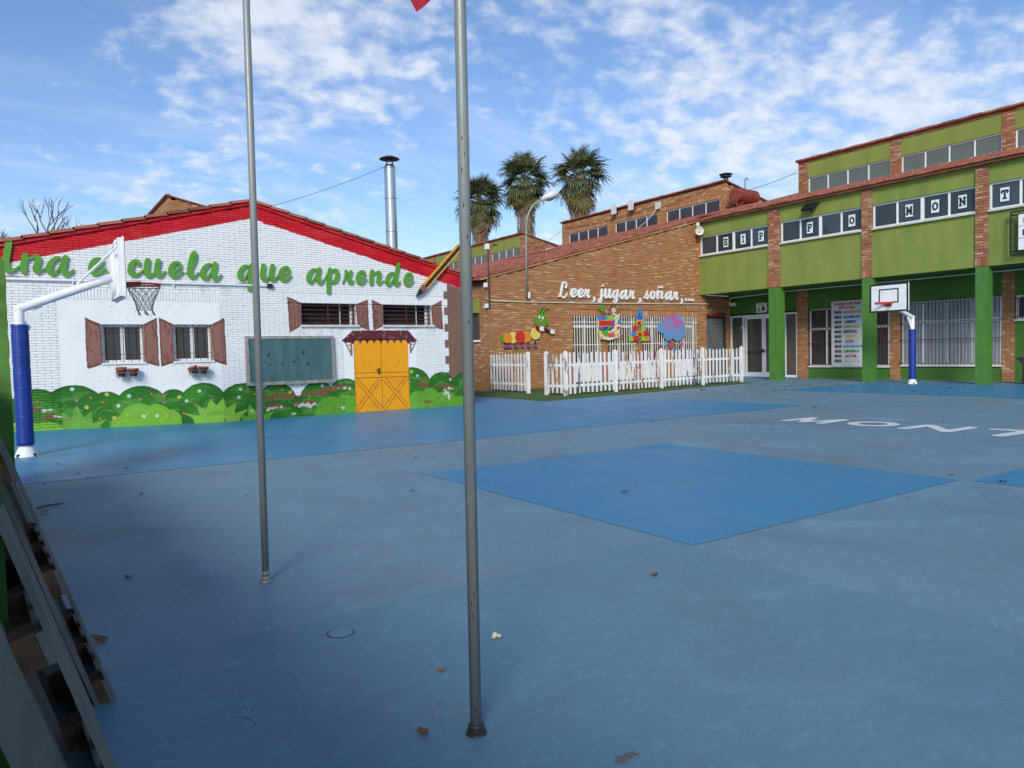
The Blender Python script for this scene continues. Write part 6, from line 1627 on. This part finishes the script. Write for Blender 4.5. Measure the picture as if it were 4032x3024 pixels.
# ------------------------------------------------------------------ left edge: green wall, pillar, pallets
t = thing('green_pillar', 'rough dark green stucco pillar at left picture edge', 'pillar', (-.3, 8.3, 0))
pm_ = MB(); n = 24
for j in range(n + 1):
    z = 2.2 * j / n
    for (x_, y_) in ((-.9, 8.1), (-.022, 8.1), (-.022, 8.8), (-.9, 8.8)): pm_.v.append((x_ + (random.uniform(-.005, .005) if x_ > -.1 else 0), y_, z))
for j in range(n):
    for k in range(4): a = j * 4; pm_.f.append((a + k, a + (k + 1) % 4, a + 4 + (k + 1) % 4, a + 4 + k))
pm_.f.append((n * 4, n * 4 + 1, n * 4 + 2, n * 4 + 3)); pm_.build('pillar_body', WALLG, t)
t = thing('green_wall', 'long low green wall running along left edge behind pallets', 'wall', (-.1, 4.5, 0))
def wx(y_): return -.05 - .045 * (y_ - 2.7)
WY = 2.52
MB().prism([(wx(WY), WY), (wx(8.1), 8.1), (wx(8.1) - .4, 8.1), (wx(WY) - .4, WY)], 0, 1.15, 'z').build('wall_body', BGREEN, t)
MB().box(-.75, -7, 0, -.36, WY - .005, 1.45).build('wall_body', BGREEN, t)  # unseen set-back stretch beside and behind the camera, added to shade the near court


def pallet(y0, label, off=0.0, wdt=.98, L=1.0, lean=.292, T=1.0, bt=.128):
    """wooden pallet stood on end, leaning on the green wall; length runs up the lean"""
    bxm = .25 - .045 * (y0 - 2.69) + off
    up = Vector((-lean, 0, math.sqrt(L * L - lean * lean))) / L; ax = Vector((-.045, 1, 0)).normalized(); nr_ = ax.cross(up)
    if nr_.x < 0: nr_ = -nr_
    o = Vector((bxm, y0, 0.0)) - nr_ * .004
    t = thing('wooden_pallet', label, 'pallet', tuple(o), 'pallets leaning on the green wall')
    def slab(a0, a1, u0_, u1_, n0, n1, nm, m):
        mb = MB(); mb.v = [tuple(o + ax * a + up * u_ + nr_ * n_) for u_ in (u0_, u1_) for a, n_ in ((a0, n0), (a1, n0), (a1, n1), (a0, n1))]
        mb.f = [(0, 1, 2, 3), (4, 5, 6, 7), (0, 1, 5, 4), (1, 2, 6, 5), (2, 3, 7, 6), (3, 0, 4, 7)]; return mb.build(nm, m, t)
    for k in range(5):
        a = k * (wdt - .1) / 4; j = random.uniform(-.008, .008)
        slab(a, a + (.11 if k % 2 == 0 else .085), j, L + j, -.020 * T, 0, 'deck_board', WOODG)
    for u_ in (.0, L / 2 - .05, L - .10): slab(.0, wdt, u_ + .004, u_ + .10, -.040 * T, -.0205 * T, 'cross_board', WOODG)
    for a in (0, wdt / 2 - .05, wdt - .1):
        for u_ in (.0, L / 2 - .05, L - .11): slab(a + .002, a + .098, u_ + .006, u_ + .106, -.098 * T, -.0405 * T, 'block', WOODB)
        slab(a, a + .1, .0, L, -bt * T, -.0985 * T, 'bottom_board', WOODG)


pallet(2.28, 'nearest grey wooden pallet leaning at bottom left corner', -.045, .96, 1.05, .30, 1.0, .20)
pallet(3.02, 'second wooden pallet, stacked on outer side of the nearest one', .035, .98, 1.0, .292, .55)
pallet(4.05, 'third wooden pallet along green wall, brown blocks showing', .0, .98, 1.0)
pallet(5.08, 'fourth wooden pallet along green wall', .02)
pallet(6.12, 'farthest wooden pallet, next to green pillar', .0, .95)

# ------------------------------------------------------------------ things lying on the court
t = thing('drain_cover', 'round blue painted drain cover set in the court', 'drain cover', (1.17, 3.13, 0))
MB().lathe([(0, .008), (.052, .008), (.056, .004), (.056, .0)], (1.17, 3.13, 0), 26).build('lid', BASE, t); MB().lathe([(.057, .0045), (.063, .0045), (.063, .0)], (1.17, 3.13, 0), 26).build('rim_gap', flat('gap_dark', (.035, .07, .11)), t)


def leaf_mesh(seed):
    rs = random.Random(seed); n = 9; mb = MB(); mb.v = [(0, 0, .01)]
    for k in range(n):
        a = 2 * math.pi * k / n; r_ = (1.0 if k % 2 == 0 else .55) * rs.uniform(.7, 1.1); mb.v.append((r_ * .05 * math.cos(a) * 1.2, r_ * .05 * math.sin(a), .004 + .028 * rs.random() * r_))
    mb.f = [(0, 1 + k, 1 + (k + 1) % n) for k in range(n)]
    me = mb.mesh('leaf'); me.materials.append(LEAFM); return me


LM = [leaf_mesh(s) for s in range(4)]
def leaf(x, y, s_, label, seed=0):
    rs = random.Random(seed * 13 + 5); ob = D.objects.new('dry_leaf', LM[seed % 4]); COL.objects.link(ob)
    ob.location = (x * U, y * U, (gz(x, y) + .006) * U); ob.rotation_euler = (rs.uniform(-.15, .15), rs.uniform(-.15, .15), rs.uniform(0, 6.28)); ob.scale = (s_,) * 3
    tag(ob, label, 'leaf', 'dry leaves on the court')


big = [(1.06, 2.12, .55, 'brown folded leaf left of foot of nearest flagpole'), (1.34, 2.5, .42, 'thin curled brown leaf beyond foot of nearest flagpole'), (.27, 3.69, .75, 'tan notched leaf beside the leaning pallets'), (.22, 3.56, .6, 'brown leaf touching edge of leaning pallet'), (4.39, 4.7, .9, 'dry leaf in middle of clear blue rectangle'), (7.16, 2.84, .95, 'dry brown leaf on blue patch at right edge'), (2.86, 2.84, .5, 'small brown leaf on bare court right of the poles'), (.5, 4.68, .6, 'small leaf left of farther flagpole foot'), (16.5, 14.3, 2.3, 'clump of tan leaves in front of picket fence'), (13.2, 8.6, 1.6, 'dark curled leaf near white letter M'), (9.0, 8.9, 1.0, 'brown leaf on blue strip in front of orange doors'), (.16, 7.2, .9, 'brown leaf beside the dark stick')]
for k, (x, y, s_, lb_) in enumerate(big): leaf(x, y, s_, lb_, k)
rs = random.Random(99)
pts = [(rs.uniform(14.5, 22.5), rs.uniform(11.5, 16.2)) for _ in range(60)] + [(rs.uniform(18, 24.8), rs.uniform(8, 16.5)) for _ in range(60)] + [(rs.uniform(-.0, 5), rs.uniform(6.5, 12.5)) for _ in range(26)] + [(rs.uniform(1, 12), rs.uniform(3, 13)) for _ in range(26)] + [(rs.uniform(23.6, 24.9), rs.uniform(9.5, 16.3)) for _ in range(40)]
for k, (x, y) in enumerate(pts):
    fy = 14.6 + (x - 10.95) * .142
    lb_ = 'small dry leaf swept along the green arcade wall' if x > 23.5 else 'small dry leaf on far court in front of green columns' if k >= 60 and x > 17.9 else 'small dry leaf on court in front of picket fence' if x > 14 else 'small dry leaf on court near left basketball hoop and pallets' if k < 146 else 'small dry leaf on open court beyond the flagpoles'
    leaf(x, y, rs.choice((.35, .45, .6, .8)) * (1.5 if x > 12 else .8), lb_, k + 30)
for k in range(40):
    tt = rs.random(); x = 14 + tt * 7.6; leaf(x, 14.62 + (x - 10.95) * .142 + rs.uniform(-.08, .22), rs.choice((.5, .7, .9)), 'small dry leaf caught along the turf edge by picket fence', k + 300)
MB().tube([(.12, 7.44, .014), (.2, 7.49, .018), (.32, 7.53, .014)], [.010, .008, .005], 5).tube([(.2, 7.49, .016), (.30, 7.45, .02)], [.006, .003], 4).build('stick', BARK, None, 'thin dark stick lying near left pallets', 'stick', at=(.2, 7.5, 0))
MB().lathe([(0, 0), (.011, .004), (.014, .012), (.008, .022), (0, .026)], (1.69, 2.65, .004), 9).lathe([(0, 0), (.009, .003), (.011, .009), (0, .018)], (1.705, 2.64, .004), 8).lathe([(0, 0), (.008, .003), (.010, .009), (0, .015)], (1.678, 2.642, .004), 8).build('paper_scrap', flat('cream_scrap', (.72, .66, .40)), None, 'tiny cream coloured scrap right of nearest flagpole', 'scrap', at=(1.69, 2.65, 0))
sc = MB()
for k in range(70):
    x, y = rs.uniform(.3, 6), rs.uniform(1.4, 7)
    if rs.random() < .5: x, y = rs.uniform(8, 22), rs.uniform(5, 14)
    s_ = rs.uniform(.003, .006) * (1 if x < 7 else 2); sc.poly([(x - s_, y, .008), (x, y - s_, .008), (x + s_ * 1.3, y + s_ * .2, .0085), (x, y + s_, .008)])
sc.build('litter_specks', PAPER, kind='stuff')
# pale scratches and a brown smear on the paint near the camera
rs = random.Random(4); gs = MB()
for k in range(9):
    x, y, a = .62 + rs.uniform(-.02, .02), 2.62 + rs.uniform(-.02, .02), k * .7 + rs.uniform(-.2, .2); L_ = rs.uniform(.05, .16); pts = []
    for q in range(8):
        pts.append((x, y)); x += L_ / 7 * math.cos(a); y += L_ / 7 * math.sin(a); a += rs.uniform(-.15, .3)
    for (x0, y0), (x1, y1) in zip(pts, pts[1:]):
        d = Vector((x1 - x0, y1 - y0)).normalized() * .0012
        gs.poly([(x0 - d.y, y0 + d.x, .0045 + k * .0002), (x0 + d.y, y0 - d.x, .0045 + k * .0002), (x1 + d.y, y1 - d.x, .0045 + k * .0002), (x1 - d.y, y1 + d.x, .0045 + k * .0002)])
gs.build('ground_scratches', flat('scratch_pale', (.38, .47, .54), .8), kind='structure')
tw = MB()
for k in range(9): a0 = rs.uniform(-.3, .25); x0, y0 = 1.44 + rs.uniform(0, .07), 1.625 + rs.uniform(-.008, .012); tw.tube([(x0, y0, .004), (x0 + .035 * math.cos(.55 + a0), y0 - .035 * math.sin(.55 + a0), .006)], rs.uniform(.0012, .003), 5)
tw.build('twig_debris', BARK, None, 'small smear of brown twig debris at bottom right of nearest flagpole', 'debris', at=(1.48, 1.65, 0))
